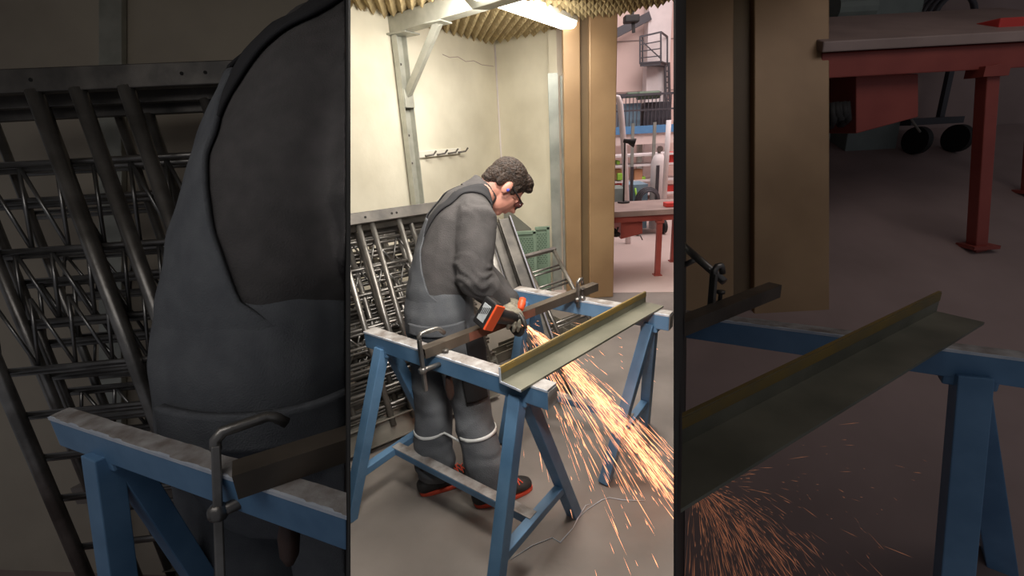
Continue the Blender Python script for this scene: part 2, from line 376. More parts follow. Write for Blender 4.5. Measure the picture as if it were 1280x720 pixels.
# ------------------------------------------------------------------ trestles
def trestle(label, p0, p1, foot_z, legs, bh=.07, bw=.06, legw=.05, splay=.29, cross=.2, group=None, front=None):
    """p0, p1: beam ends at top centre; legs: list of (top distance from p0, foot distance from p0)"""
    p0, p1 = V(p0), V(p1); d = (p1 - p0).normalized(); n = V((-d.y, d.x, 0)).normalized()
    t = thing('steel_trestle', label, 'trestle', ((p0.x + p1.x) / 2, (p0.y + p1.y) / 2, foot_z), group)
    dz = V((0, 0, bh / 2 + .004))
    b = MB(); b.bar(p0 - dz, p1 - dz, bw, bh); beam = b.build('beam', M['blue'], t, bevel=.004)
    for e_, q_ in ((p0, -1), (p1, 1)):
        b = MB(); b.bar(e_ - dz + d * q_ * .0005, e_ - dz + d * q_ * .002, bw * .94, bh * .94); b.build('beam_end', M['worn'], beam)
    b = MB(); k = 60; rows = []
    for i in range(k + 1):
        a = p0 + d * ((p1 - p0).length * i / k); hh = .003 + .0022 * noise.noise(a * 23) + .0012 * noise.noise(a * 70); e_ = .002 * noise.noise(a * 40)
        rows.append([b.bm.verts.new(a + n * (y * (bw / 2 - .001) + e_ * y) + V((0, 0, z))) for y, z in ((-1, -.004), (-1, hh * .6), (-.4, hh + .001 * noise.noise(a * 55)), (.3, hh), (1, hh * .7), (1, -.004))])
    for r0, r1 in zip(rows, rows[1:]):
        for q in range(5): b.face([r0[q], r0[q + 1], r1[q + 1], r1[q]])
    b.face(rows[0]); b.face(rows[-1][::-1])
    b.build('top_strip', M['worn'], beam)
    b = MB()
    b.bar(p0 - n * (bw / 2 - .002) + V((0, 0, -.002)), p1 - n * (bw / 2 - .002) + V((0, 0, -.002)), .006, .008); b.build('scuffed_edge', M['whitedge'], beam)
    mids = []
    for lg_ in legs:
        ends = []; lt = lg_[0]
        for s in (-1, 1):
            lf = lg_[1] if s < 0 else lg_[-1]
            a = p0 + d * lt + n * (s * bw * .3) - V((0, 0, bh * .85)); c = p0 + d * lf + n * (s * splay); c.z = foot_z
            b = MB(); b.bar(a, c, legw, legw, d); leg = b.build('leg', M['blue'], t, bevel=.003)
            u = (cross) / (a.z - foot_z); ends.append(c.lerp(a, u))
        b = MB(); b.bar(ends[0], ends[1], legw * .8, legw * .7); b.build('crossbar', M['blue'], t, bevel=.003)
        mids.append((ends[0] + ends[1]) / 2)
        b = MB(); q = p0 + d * lt - V((0, 0, bh)); b.box(q - V((0, 0, .012)), (legw * 1.6, bw * .98, .03), (d, n, V((0, 0, 1)))); b.build('gusset', M['blue'], t, bevel=.006)
    if len(mids) == 2:
        b = MB(); b.bar(mids[0], mids[1], legw * .95, legw * .7); st = b.build('stretcher', M['blue'], t, bevel=.003)
        z = V((0, 0, legw * .37)); b = MB(); b.bar(mids[0] + z, mids[1] + z, legw * .9, .004); b.build('worn_top', M['worn'], st)
    return t
n0, n1 = atz(461, 412, .8), atz(690, 484, .8)
L1 = (n1 - n0).length
trestle('blue steel trestle nearest the viewer, clamp and bars on its beam', n0, n1, 0, [(.10, .055), (L1 - .13, L1 - .09)])
f0 = atz(646, 360, .8); f1 = atz(839, 392, .8)
fd = (f1 - f0).normalized(); L2 = (f1 - f0).length
trestle('blue steel trestle behind the sparks, carrying the far ends of the bars', f0, f1, 0, [(.07, .05), (L2 - .09, L2 - .19)], splay=.27)

# ------------------------------------------------------------------ bars being cut
def square_tube(label, a, b_, sz, redder=(0, 0), up=(0, 0, 1)):
    a, b_ = V(a), V(b_); d = (b_ - a).normalized(); sd = d.cross(V((0, 0, 1))).normalized(); u = sd.cross(d)
    t = thing('square_tube', label, 'steel tube', a)
    h = sz / 2; k = h * .86
    b = MB()
    for (x, z, ww, hh) in ((0, h - sz * .035, sz, sz * .07), (0, -h + sz * .035, sz, sz * .07), (h - sz * .035, 0, sz * .07, sz * .86), (-h + sz * .035, 0, sz * .07, sz * .86)):
        o = sd * x + u * z; b.bar(a + o, b_ + o, ww, hh, u)
    o = b.build('wall', M['tube'], t)
    if redder[1]:
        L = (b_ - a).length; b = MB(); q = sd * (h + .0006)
        b.bar(a + d * L * redder[0] + q, a + d * L * redder[1] + q, .0014, sz * .9, u); b.build('reddish_face', M['reddish'], t)  # redder stretch laid on the tube's side face
    return t
s0, s1 = atz(528, 441, .825), atz(744, 358, .825)
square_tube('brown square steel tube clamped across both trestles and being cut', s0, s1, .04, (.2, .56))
def angle_iron(label, a, b_, ww, hh, th=.008):
    """a, b_: heel line ends (bottom of the upright flange); flat flange to the right"""
    a, b_ = V(a), V(b_); d = (b_ - a).normalized(); sd = d.cross(V((0, 0, 1))).normalized(); u = sd.cross(d)
    t = thing('angle_iron', label, 'angle iron', a)
    b = MB(); b.bar(a + sd * ww / 2 + u * th / 2, b_ + sd * ww / 2 + u * th / 2, ww, th, u); b.build('flat_flange', M['angle'], t)
    b = MB(); b.bar(a + sd * th / 2 + u * (hh / 2), b_ + sd * th / 2 + u * (hh / 2), th, hh, u); f = b.build('upright_flange', M['angle'], t)
    b = MB(); b.bar(a + sd * th * .5 + u * (hh + .001), b_ + sd * th * .5 + u * (hh + .001), th, .003, u)
    b.bar(a + sd * (th + .0008) + u * (hh * .8), b_ + sd * (th + .0008) + u * (hh * .8), .0016, hh * .36, u); b.build('rusty_edge', M['yellowedge'], f)
    b = MB(); b.bar(a + sd * ww / 2 + u * th / 2 - d * .001, a + sd * ww / 2 + u * th / 2 - d * .003, ww, th, u); b.bar(a + sd * th / 2 + u * hh / 2 - d * .001, a + sd * th / 2 + u * hh / 2 - d * .003, th, hh, u); b.build('cut_end', M['whitedge'], t)
    return t
a0, a1 = atz(625, 478, .803), atz(805, 379, .803)
angle_iron('long grey steel angle lying across both lit trestles, upright flange to the left', a0, a1, .098, .058)

# ------------------------------------------------------------------ screw clamps
def clamp(label, top, d_arm, reach, depth, screw_z, r=.009, wooden=True, axis=(0, 0, 1)):
    """top: outer top corner of the frame; d_arm: horizontal direction of the jaws"""
    top = V(top); d = V(d_arm).normalized(); Z = V(axis).normalized()
    t = thing('screw_clamp', label, 'clamp', top - Z * depth)
    b = MB(); b.tube([top - Z * .03, top - Z * .012, top + d * .012, top + d * .03, top + d * reach * .7, top + d * (reach * .82) - Z * .006, top + d * reach - Z * .028], r, 10); b.build('top_jaw', M['steel'], t, smooth=True)
    b = MB(); b.bar(top - Z * .02, top - Z * depth, r * 2.2, r * 1.5, d); b.build('bar', M['steel'], t, bevel=.003)
    lz = top - Z * screw_z
    b = MB(); b.tube([lz - d * .015, lz + d * .02, lz + d * (reach * .95)], [r * 1.3, r * 1.15, r * .95], 10); b.ball(lz, r * 1.8, seg=10); b.ball(lz + d * reach * .97, r * 1.9, seg=10); b.build('sliding_arm', M['steel'], t, smooth=True)
    sc = lz + d * reach * .97
    b = MB(); pts = []; rr = []
    for i in range(24): pts.append(sc + Z * (.045 - i * .005)); rr.append(r * (.72 if i % 2 else .6))
    b.tube(pts, rr, 10); b.disc(sc + Z * .048, Z, r * 1.4, .008, 14); b.build('screw', M['darksteel'], t, smooth=True)
    if wooden:
        b = MB(); h = sc - Z * .06
        b.tube([h, h - Z * .015, h - Z * .05, h - Z * .09, h - Z * .11], [r * 1.0, r * 1.5, r * 2.0, r * 1.7, r * .7], 12); b.build('handle', M['handle'], t, smooth=True)
    return t
ct = at(523, 418, 1.60)
arm_dir = at(556, 424, 1.665) - at(523, 420, 1.60); arm_dir.z = 0
clamp('grey screw clamp with wooden handle gripping tube to the near lit trestle', ct, arm_dir, arm_dir.length, .235, .148)
ct2 = at(722, 350, 2.16)
clamp('small dark screw clamp on the beam of the trestle behind the sparks', ct2, V((.5, .3, 0)), .03, .14, .10, .008, False)

# ------------------------------------------------------------------ stacked welded frames
def frame(label, O, U, W, stiles=(.08, .3, .9), rungs=(.2, .35, .5, .65, .8), zig=((.12, .3),), rail=(.05, .07), sr=.017, rr=.010, bottom=True, holes=(), group=None, mt=None):
    """O: top left corner; U: width vector; W: vector down the frame to the foot"""
    O, U, W = V(O), V(U), V(W); n = U.cross(W).normalized()
    if n.y > 0: n = -n                    # towards the viewer
    t = thing('welded_steel_frame', label, 'steel frame', O + W, group)
    mt = mt or M['darksteel']; wd = W.normalized(); ud = U.normalized()
    b = MB(); b.bar(O, O + U, rail[1], rail[0], n); tr = b.build('top_rail', mt, t, bevel=.004)
    if holes:
        for h in holes:
            b = MB(); b.disc(O + U * h + n * rail[0] * .5, n, .007, .003, 12); b.build('bolt_hole', M['hole'], tr)
    if bottom:
        b = MB(); hw = .06
        b.prism([(-hw, 0), (hw, 0), (hw, .035), (hw - .006, .035), (hw - .006, .006), (-hw + .006, .006), (-hw + .006, .035), (-hw, .035)], O + W - wd * .05 - n * .015, O + W + U - wd * .05 - n * .015, wd, n); br = b.build('bottom_channel', M['channel'], t)
        for i in range(7):
            b = MB(); b.disc(O + W + U * (.05 + .14 * i) - wd * (.03 if i % 2 else .06) - n * .008, n, .006, .004, 10); b.build('bolt_hole', M['hole'], br)
    for s in stiles:
        b = MB(); b.tube([O + U * s + wd * rail[1] * .4, O + U * s + W - wd * .06], sr, 12); b.build('stile', M['steel'], t, smooth=True)
    for v in rungs:
        for k in (0, 1):
            q = O + W * v - n * (.022 + .02 * k) + wd * (.022 * k); b = MB(); b.tube([q, q + U], rr, 8); b.build('rung', M['steel'], t, smooth=True)
    for (va, vb) in zig:
        b = MB(); k = max(4, int(U.length / .07)); k += k % 2
        for i in range(k):
            p = O + U * (i / k) + W * (va if i % 2 else vb) - n * .03; q = O + U * ((i + 1) / k) + W * (vb if i % 2 else va) - n * .03
            b.tube([p, q], rr * .62, 7)
        b.build('lattice', M['rodsteel'], t, smooth=True)
    return t
ra, rb_ = at(436, 276, 2.72), at(540, 269, 3.02); rb_.z = ra.z
ud_ = (rb_ - ra).normalized(); ra = ra - ud_ * .42; U1 = ud_ * 1.02
W1 = V((.30, -.42, -(ra.z - .03)))
for (dx, dy, dz, lab, st_, rg_, zg_, rl_, hl_) in (
        (0, 0, 0, 'welded steel frame at the front of the leaning stack left of the worker', (.02, .33, .455, .535, .70), (.50, .58, .68, .78, .86), ((.50, .58),), (.05, .07), (.50, .66, .69)),
        (.02, .10, -.07, 'second welded steel frame from the front of the stack left of the worker', (.02, .40, .75, .95), (.06, .2, .33, .46, .56, .65, .74, .83), ((.06, .2), (.2, .33), (.56, .65)), (.035, .04), ()),
        (.06, .17, -.11, 'third welded steel frame from the front of the stack left of the worker', (.02, .28, .62, .9), (.1, .24, .38, .48, .6, .70, .78, .88), ((.1, .24), (.48, .6)), (.035, .04), ()),
        (.03, .24, -.16, 'fourth welded steel frame from the front of the stack left of the worker', (.02, .5, .82, .95), (.15, .3, .42, .52, .62, .72, .8), ((.3, .42), (.62, .72)), (.035, .04), ()),
        (.10, .31, -.12, 'fifth welded steel frame from the front of the stack left of the worker', (.02, .45, .58, .8, .95), (.1, .18, .26, .36, .46, .55, .65, .75, .85), ((.18, .26), (.46, .55), (.65, .75)), (.035, .04), ()),
        (.05, .40, -.2, 'hindmost welded steel frame of the leaning stack, nearest the cream wall', (.02, .36, .66, .9), (.1, .2, .3, .4, .5, .6, .7, .8, .9), ((.1, .2), (.3, .4), (.5, .6)), (.035, .04), ())):
    O = ra + V((dx, dy, dz)); frame(lab, O, U1 * (1.0 - dx), V((.30, -.42, -(O.z - .03))), st_, rg_, zg_, rail=rl_, holes=hl_)

# frames on the far side of the worker
pa, pb = at(622, 277, 3.25), at(664, 372, 2.95)
def leaning_profile(label, px0, px1, Yt, Yb, ww, mt):
    a, c = at(*px0, Yt), at(*px1, Yb); d = (c - a).normalized(); c = a + d * ((a.z - .02) / -d.z)
    t = thing('channel_profile', label, 'steel profile', c); sd = V((1, .25, 0)); sd = (sd - d * sd.dot(d)).normalized(); n = sd.cross(d).normalized()
    if n.y > 0: n = -n
    b = MB(); h = ww / 2; b.prism([(-h, 0), (h, 0), (h, .04), (h - .006, .04), (h - .006, .006), (-h + .006, .006), (-h + .006, .04), (-h, .04)], a, c, sd, n); b.build('web', mt, t)
    b = MB(); b.bar(a + sd * h * 1.02 + n * .02, c + sd * h * 1.02 + n * .02, .008, .042, n); b.build('lip', M['lilac'], t)
leaning_profile('wide leaning steel channel with lilac edge just right of the worker', (629, 274), (662, 370), 3.3, 2.95, .085, M['darksteel'])
leaning_profile('dark leaning steel channel tucked close behind the worker', (616, 281), (646, 372), 3.3, 3.0, .07, M['darksteel'])
leaning_profile('slim leaning steel channel half hidden by the worker\'s arm', (606, 290), (634, 378), 3.32, 3.02, .05, M['steel'])
fa, fb = at(652, 322, 3.55), at(694, 311, 3.75)
fc = at(724, 362, 3.2)
frame('low ladder-like steel frame in front of the green perforated sheets', fa, fb - fa, (fc - fb) + V((.12, -.16, -.28)), (.05, .93), (.18, .36, .54, .75), (), rail=(.03, .03), sr=.016, rr=.009, bottom=False, mt=M['steel'])
# channels lying on the floor behind the near trestle
for (A, B, lab) in (((602, 452), (716, 404), 'steel channel lying on the floor nearest the near trestle'), ((628, 436), (730, 396), 'steel channel lying on the floor behind another one'), ((676, 396), (742, 428), 'short pale steel channel lying crosswise on the floor')):
    a, c = atz(*A, .04), atz(*B, .04); d = (c - a).normalized(); sd = V((d.y, -d.x, 0)); h = .05
    t = MB(); t.prism([(-h, -.035), (h, -.035), (h, .035), (h - .006, .035), (h - .006, -.028), (-h + .006, -.028), (-h + .006, .035), (-h, .035)], a, c, sd, (0, 0, 1)); tag(t.build('floor_channel', M['channel']), lab, 'steel profile')
a, c = atz(640, 400, .05), atz(663, 446, .05)
b = MB(); b.tube([a, c], .018, 10); tag(b.build('round_tube', M['steel'], smooth=True), 'round steel tube lying across the floor channels', 'steel tube')

# green perforated sheets and a slate sheet against the corner
for (x0, x1, y0, Y, lab) in ((641, 669, 290, 4.45, 'green perforated sheet behind the leaning steel channel'), (669, 686, 284, 4.62, 'narrow green perforated sheet beside the tall grey strip')):
    a, c = at(x0, y0, Y), at(x1, y0 - 4, Y); top_z = a.z; wx = c.x - a.x
    t = thing('perforated_sheet', lab, 'metal sheet', ((a.x + c.x) / 2, Y, 0))
    b = MB(); b.box(((a.x + c.x) / 2, Y, top_z / 2), (wx, .02, top_z)); b.build('sheet', M['green'], t, bevel=.003)
    b = MB(); b.box(((a.x + c.x) / 2, Y - .006, top_z - .012), (wx + .01, .04, .03)); b.box((c.x - .012, Y - .006, top_z / 2), (.03, .04, top_z)); b.build('folded_rim', M['green'], t, bevel=.003)
    b = MB(); nx = int(wx / .028)
    for i in range(nx):
        for j in range(16):
            b.box((a.x + .02 + i * .028 + (.014 if j % 2 else 0), Y - .0105, top_z - .07 - j * .02), (.019, .003, .009))
    b.build('perforation', M['hole_green'], t)['kind'] = 'stuff'
b = MB(); q = [at(*p) for p in ((630, 258, 4.9), (664, 286, 4.75), (664, 300, 4.7), (626, 300, 4.7))]
q[2].z = .0; q[3].z = .0; off = V((0, .015, 0)); b.hexa(q + [p + off for p in q]); tag(b.build('slate_sheet', M['slate']), 'dark grey sheet with slanted top leaning in the corner', 'metal sheet')

# ------------------------------------------------------------------ the worker
Fh, Rh, Z = V((.951, .309, 0)), V((.309, -.951, 0)), V((0, 0, 1))
def fuse(b, name, mt, voxel, it=6, fac=.5, noise_amp=0.0, noise_f=9.0, parent=None, fold=None, fold_amp=0):
    bmesh.ops.recalc_face_normals(b.bm, faces=b.bm.faces[:])
    me = bpy.data.meshes.new(name); b.bm.to_mesh(me); b.bm.free()
    o = bpy.data.objects.new(name, me); C.objects.link(o)
    r = o.modifiers.new('remesh', 'REMESH'); r.mode = 'VOXEL'; r.voxel_size = voxel; r.adaptivity = 0
    s = o.modifiers.new('smooth', 'SMOOTH'); s.iterations = it; s.factor = fac
    dg = bpy.context.evaluated_depsgraph_get(); dg.update()
    me2 = bpy.data.meshes.new_from_object(o.evaluated_get(dg)); me2.name = name
    bpy.data.objects.remove(o); bpy.data.meshes.remove(me)
    if noise_amp or fold:
        ns = [v.normal.copy() for v in me2.vertices]
        for v, nn in zip(me2.vertices, ns):
            a = 0
            if noise_amp:
                p = v.co * noise_f; a += noise_amp * (1 - 2 * abs(noise.noise(p + V((3, 1, 7)) + V((noise.noise(p * .5), noise.noise(p * .5 + V((9, 2, 4))), 0)) * 1.2)))
                a += noise_amp * .3 * noise.noise(p * 3.1)
            if fold: a += fold_amp * fold(v.co)
            v.co += nn * a
    me2.materials.clear(); me2.materials.append(mt)
    me2.polygons.foreach_set('use_smooth', [True] * len(me2.polygons))
    o = bpy.data.objects.new(name, me2); C.objects.link(o)
    if parent: attach(o, parent)
    return o

# joints
pel = at(550, 402, 2.00)
J = dict(
    ankL=V((-.42, 1.85, .10)), ankR=V((-.155, 1.755, .10)),
    kneL=at(542, 518, 1.96), kneR=at(590, 518, 1.86),
    hipL=at(540, 418, 2.07), hipR=at(572, 420, 1.95),
    waist=at(549, 366, 2.02), rib=at(558, 322, 2.05), chest=at(571, 284, 2.09), shc=at(584, 258, 2.13), nb=at(600, 238, 2.16),
    shR=at(595, 276, 1.96), elR=at(591, 346, 1.86), wrR=at(628, 379, 1.93),
    shL=at(590, 262, 2.30), elL=at(600, 338, 2.30), wrL=at(640, 378, 2.10),
)
J['headc'] = at(630, 234, 2.21)
man = thing('person', 'worker in grey bib overalls bending over a tube with an angle grinder', 'person', (-.29, 1.80, 0))
# head axes
pit_ = math.radians(57)
hf = Fh * math.cos(pit_) - Z * math.sin(pit_); hu = Fh * math.sin(pit_) + Z * math.cos(pit_); hr = hf.cross(hu).normalized()
hax = (hr, hf, hu); hc = J['headc']; HS = 1.0
def H(x, y, z): return hc + (hr * x + hf * y + hu * z) * HS
b = MB()
b.ball(H(0, -.012, .03), (.077, .096, .086), hax)
b.ball(H(0, .034, -.03), (.060, .066, .075), hax); b.ball(H(0, .030, -.072), (.050, .052, .038), hax); b.ball(H(0, .064, -.090), (.027, .026, .022), hax)
b.ball(H(0, .082, .020), (.050, .014, .010), hax)
b.tube([H(0, .088, .012), H(0, .104, -.012), H(0, .118, -.032), H(0, .100, -.040)], [.008, .010, .015, .012], 10)
b.ball(H(.013, .100, -.036), (.010, .012, .008), hax, 10); b.ball(H(-.013, .100, -.036), (.010, .012, .008), hax, 10)
b.ball(H(0, .094, -.056), (.024, .010, .006), hax, 12); b.ball(H(0, .093, -.067), (.021, .010, .007), hax, 12)
for s in (-1, 1): b.ball(H(s * .082, -.012, -.008), (.011, .021, .034), hax, 12)
b.loft([(H(0, -.03, -.04), .056, .06), (H(0, -.05, -.10), .055, .058), (J['nb'] + Fh * .02, .07, .065), (J['shc'], .12, .075)], Rh)
b.loft([(pel, .13, .10), (J['waist'], .12, .09), (J['rib'], .135, .095), (J['chest'], .15, .10), (J['shc'], .15, .08)], Rh)
for s in 'LR':
    b.loft([(J['hip' + s], .075, .075), (J['kne' + s], .05, .05), (J['ank' + s], .035, .035)], Rh, 12)
    b.loft([(J['sh' + s], .05, .05), (J['el' + s], .04, .04), (J['wr' + s], .027, .032)], Rh, 12)
body = fuse(b, 'body', M['skin'], .0055, 4, .5, parent=man)
# hair
b = MB(); b.ball(H(0, -.020, .046), (.083, .096, .084), hax, 24); b.ball(H(0, .040, .096), (.056, .050, .032), hax); b.ball(H(0, .072, .086), (.046, .026, .018), hax)
b.ball(H(0, -.072, .0), (.064, .040, .055), hax); b.ball(H(0, -.080, -.035), (.050, .026, .03), hax)
for s in (-1, 1): b.ball(H(s * .066, .024, .026), (.013, .014, .034), hax, 12); b.ball(H(s * .066, -.050, .004), (.014, .022, .036), hax, 12)
fuse(b, 'hair', M['hair'], .004, 2, .4, .0035, 75, parent=body)
# eyes, ear plug, spectacles
for s in (-1, 1):
    b = MB(); b.ball(H(s * .031, .082, .0), .011, seg=12); b.build('eyelid', M['skin'], body, smooth=True)
b = MB(); b.ball(H(.091, -.003, -.012), (.008, .008, .008), hax, 10); b.build('ear_plug', M['bluepl'], body, smooth=True)
gl = bpy.data.objects.new('safety_spectacles', None)
b = MB()
for s in (-1, 1):
    b.tube([H(s * .074, .085, .010), H(s * .081, .05, .012), H(s * .083, -.005, .014), H(s * .080, -.025, .0)], .0038, 8)
    b.tube([H(s * .012, .106, .012), H(s * .045, .105, .018), H(s * .074, .085, .010), H(s * .066, .094, -.020), H(s * .030, .107, -.022), H(s * .012, .106, .012)], .0036, 8)
b.tube([H(-.012, .106, .012), H(0, .112, .016), H(.012, .106, .012)], .003, 8)
gl = b.build('spectacle_frame', M['blackpl'], body, smooth=True)
for s in (-1, 1):
    b = MB(); b.ball(H(s * .045, .094, -.002), (.033, .014, .021), hax, 18); b.build('lens', M['lens'], gl, smooth=True)

# jersey: torso and sleeves in one piece
b = MB()
tor = [(pel + Z * .05, .165, .135), (J['waist'], .165, .135), (J['rib'], .176, .132), (J['chest'], .186, .128), (J['shc'], .168, .104), (J['nb'] - Fh * .005 - Z * .01, .080, .070)]
b.loft(tor, Rh, 24)
def sleeve(s, k=1.0):
    sh, el, wr = J['sh' + s], J['el' + s], J['wr' + s]
    b.loft([(sh.lerp(J['shc'], .35), .085 * k, .085 * k), (sh, .088 * k, .085 * k), (sh.lerp(el, .45), .080 * k, .080 * k), (sh.lerp(el, .85), .074 * k, .076 * k), (el, .074 * k, .074 * k), (el.lerp(wr, .25), .070 * k, .070 * k), (el.lerp(wr, .7), .054 * k, .056 * k), (el.lerp(wr, .93), .044, .046)], Rh, 18)
sleeve('R'); sleeve('L', .92)
el = J['elR']; sh = J['shR']; wr = J['wrR']
def folds(p):
    a = 0
    for q, r in ((el, .13), (J['elL'], .12), (sh, .10)):
        dd = (p - q).length
        if dd < r: a += (1 - dd / r) * math.sin((p.z * .9 + (p - q).dot(Fh) * .6 + .05 * noise.noise(p * 14)) * 135)
    return a
jersey = fuse(b, 'jersey', M['jersey'], .0085, 5, .5, .006, 7.0, parent=man, fold=folds, fold_amp=.008)
# collar
b = MB()
cu = (H(0, -.05, -.10) - J['shc']).normalized()
ring = lambda c, a, bb: [c + Rh * (a * math.cos(k * math.pi / 12)) + Rh.cross(cu) * (bb * math.sin(k * math.pi / 12)) for k in range(24)]
cc = J['nb'] - Fh * .004 - Z * .016
rs_ = [ring(cc - cu * .035, .098, .092), ring(cc + cu * .01, .082, .080), ring(cc + cu * .045, .076, .076), ring(cc + cu * .05, .070, .070), ring(cc + cu * .01, .074, .072)]
vr = [[b.bm.verts.new(p) for p in r] for r in rs_]
for r0, r1 in zip(vr, vr[1:]):
    for k in range(24): b.face([r0[k], r0[(k + 1) % 24], r1[(k + 1) % 24], r1[k]])
b.build('collar', M['jersey'], jersey, smooth=True)

# overalls: trousers, seat and waistband
b = MB()
b.loft([(pel - Z * .12, .150, .125), (pel - Z * .02, .180, .152), (pel + Z * .06, .176, .148), (J['waist'] - Z * .02, .172, .143)], Rh, 24)
def trouser(s, sw):
    hp, kn, an = J['hip' + s], J['kne' + s], J['ank' + s]
    b.loft([(hp + Z * .02, .098, .110), (hp.lerp(kn, .35), .094, .102), (hp.lerp(kn, .75), .084, .090), (kn, .078, .084), (kn.lerp(an, .3), .077, .084), (kn.lerp(an, .62), .080, .088), (kn.lerp(an, .84) + Fh * .012, .084, .094), (an + Z * .01 + Fh * .012, .074, .084)], Rh, 18)
trouser('L', 1); trouser('R', 1)
def lfold(p):
    a = 0
    for q, r, f in ((J['ankL'] + Z * .06, .15, 95), (J['ankR'] + Z * .06, .15, 95), (J['kneL'], .12, 80), (J['kneR'], .12, 80)):
        dd = (p - q).length
        if dd < r: a += (1 - dd / r) * math.sin((p.z + (p - q).dot(Rh) * .5 + .05 * noise.noise(p * 9)) * f)
    return a
overall = fuse(b, 'overalls', M['overall'], .0085, 4, .5, .008, 6.0, parent=man, fold=lfold, fold_amp=.006)

from mathutils.bvhtree import BVHTree
def patch(name, mt, src, rays, off, th, parent):
    """a cloth layer laid on src: rays is a grid of (origin outside, direction inwards)"""
    bm0 = bmesh.new(); bm0.from_mesh(src.data); tree = BVHTree.FromBMesh(bm0)
    bm = bmesh.new(); g = []
    for row in rays:
        r = []
        for o_, d_ in row:
            h = tree.ray_cast(o_, d_)
            r.append(None if h[0] is None else bm.verts.new(h[0] + (h[1] * .5 - d_.normalized() * .5) * off))
        g.append(r)
    for r0, r1 in zip(g, g[1:]):
        for k in range(len(r0) - 1):
            q = [r0[k], r0[k + 1], r1[k + 1], r1[k]]
            if all(q): bm.faces.new(q)
    for _ in range(2): bmesh.ops.smooth_vert(bm, verts=[v for v in bm.verts if not v.is_boundary], factor=.4, use_axis_x=True, use_axis_y=True, use_axis_z=True)
    bm.normal_update()
    rr = rays[0][0][1]
    f = bm.faces[:] if len(bm.faces) else []
    if f and sum((fc.normal.dot(rays[len(rays) // 2][len(rays[0]) // 2][1]) for fc in f)) > 0: bmesh.ops.reverse_faces(bm, faces=f)
    bm.normal_update(); bmesh.ops.solidify(bm, geom=bm.faces[:], thickness=th)
    me = bpy.data.meshes.new(name); bm.to_mesh(me); bm.free(); bm0.free(); me.materials.append(mt)
    me.polygons.foreach_set('use_smooth', [True] * len(me.polygons))
    o = bpy.data.objects.new(name, me); C.objects.link(o); attach(o, parent); return o
sp_pts = [pel, J['waist'], J['rib'], J['chest'], J['shc'], J['nb']]
def spine_at(s):
    L = 0
    for a, c in zip(sp_pts, sp_pts[1:]):
        l = (c - a).length
        if s <= L + l or c is sp_pts[-1]: return a.lerp(c, (s - L) / l), (c - a).normalized()
        L += l
S_W = (J['waist'] - pel).length; S_R = S_W + (J['rib'] - J['waist']).length; S_C = S_R + (J['chest'] - J['rib']).length
ST = (J['shc'] - J['waist']).normalized(); SF = Rh.cross(ST); SF = SF if SF.dot(Fh) > 0 else -SF
def around(c, ang):
    """ray from outside towards c; ang 0 = middle of the back, positive to the worker's right"""
    d_ = -SF * math.cos(ang) + Rh * math.sin(ang); return c + d_ * .6, -d_
prof = [(S_W * .30, 172), (S_W * .62, 150), (S_W * .85, 96), (S_W * 1.1, 62), (S_R * .78, 40), (S_R, 27), (S_R * .4 + S_C * .6, 16), (S_C * .98, 9)]
def pr_at(s):
    for (s0_, a0_), (s1_, a1_) in zip(prof, prof[1:]):
        if s <= s1_:
            k = (s - s0_) / (s1_ - s0_); return a0_ + (a1_ - a0_) * k
    return prof[-1][1]
rows = []
for i in range(41):
    s_ = prof[0][0] + (prof[-1][0] - prof[0][0]) * i / 40; c, _ = spine_at(s_); a = math.radians(pr_at(s_))
    rows.append([around(c, a * (k / 18 - 1)) for k in range(37)])
patch('back_panel', M['overall'], jersey, rows, .010, .007, overall)
for sg in (-1, 1):
    rows = []
    for i in range(33):
        u = i / 32; ph = math.radians(-46 + 176 * u); xo = .022 + .070 * min(1, u / .42)
        row = []
        for k in range(5):
            x = xo + (k - 2) * .0115; c = J['chest'].lerp(J['shc'], .55) - ST * .02 + Rh * (sg * x); d_ = -SF * math.cos(ph) + ST * math.sin(ph); row.append((c + d_ * .5, -d_))
        rows.append(row)
    patch('shoulder_strap', M['strap'], jersey, rows, .009, .005, overall)
def leg_patch(name, mt, k, t0, t1, a0_, a1_, off, th, src, nu=10, na=16, sag=0.0):
    """patch round a leg; t along hip-knee-ankle (0..1..2), angle from straight ahead, positive to the right"""
    def ax(t):
        return J['hip' + k].lerp(J['kne' + k], t) if t <= 1 else J['kne' + k].lerp(J['ank' + k], t - 1)
    rows = []
    for i in range(nu + 1):
        row = []
        for q in range(na + 1):
            a = math.radians(a0_ + (a1_ - a0_) * q / na); t = t0 + (t1 - t0) * i / nu + sag * math.cos(a + 2.1)
            d_ = Fh * math.cos(a) + Rh * math.sin(a); c = ax(t); row.append((c + d_ * .2, -d_))
        rows.append(row)
    return patch(name, mt, src, rows, off, th, overall)
for k in 'LR': leg_patch('reflective_band', M['reflect'], k, 1.20, 1.245, 62 if k == 'L' else -10, 190 if k == 'L' else 158, .005, .004, overall, 2, 28, .03)
leg_patch('knee_pocket', M['kneepad'], 'R', .40, .72, 42, 108, .007, .006, overall)
leg_patch('dark_thigh_patch', M['kneepad'], 'R', -.05, .36, 20, 84, .006, .005, overall)  # black patch over the front of the right thigh
# hip pocket flap on the right seat
rows = []
for i in range(9):
    row = []
    for q in range(15):
        c = pel - Z * (-.052 + .045 * i / 8); a = math.radians(30 + 86 * q / 14 - (6 if i > 6 and q == 14 else 0)); d_ = -Fh * math.cos(a) + Rh * math.sin(a); row.append((c + d_ * .5, -d_))
    rows.append(row)
PF = patch('pocket_flap', M['overall'], overall, rows, .016, .012, overall)

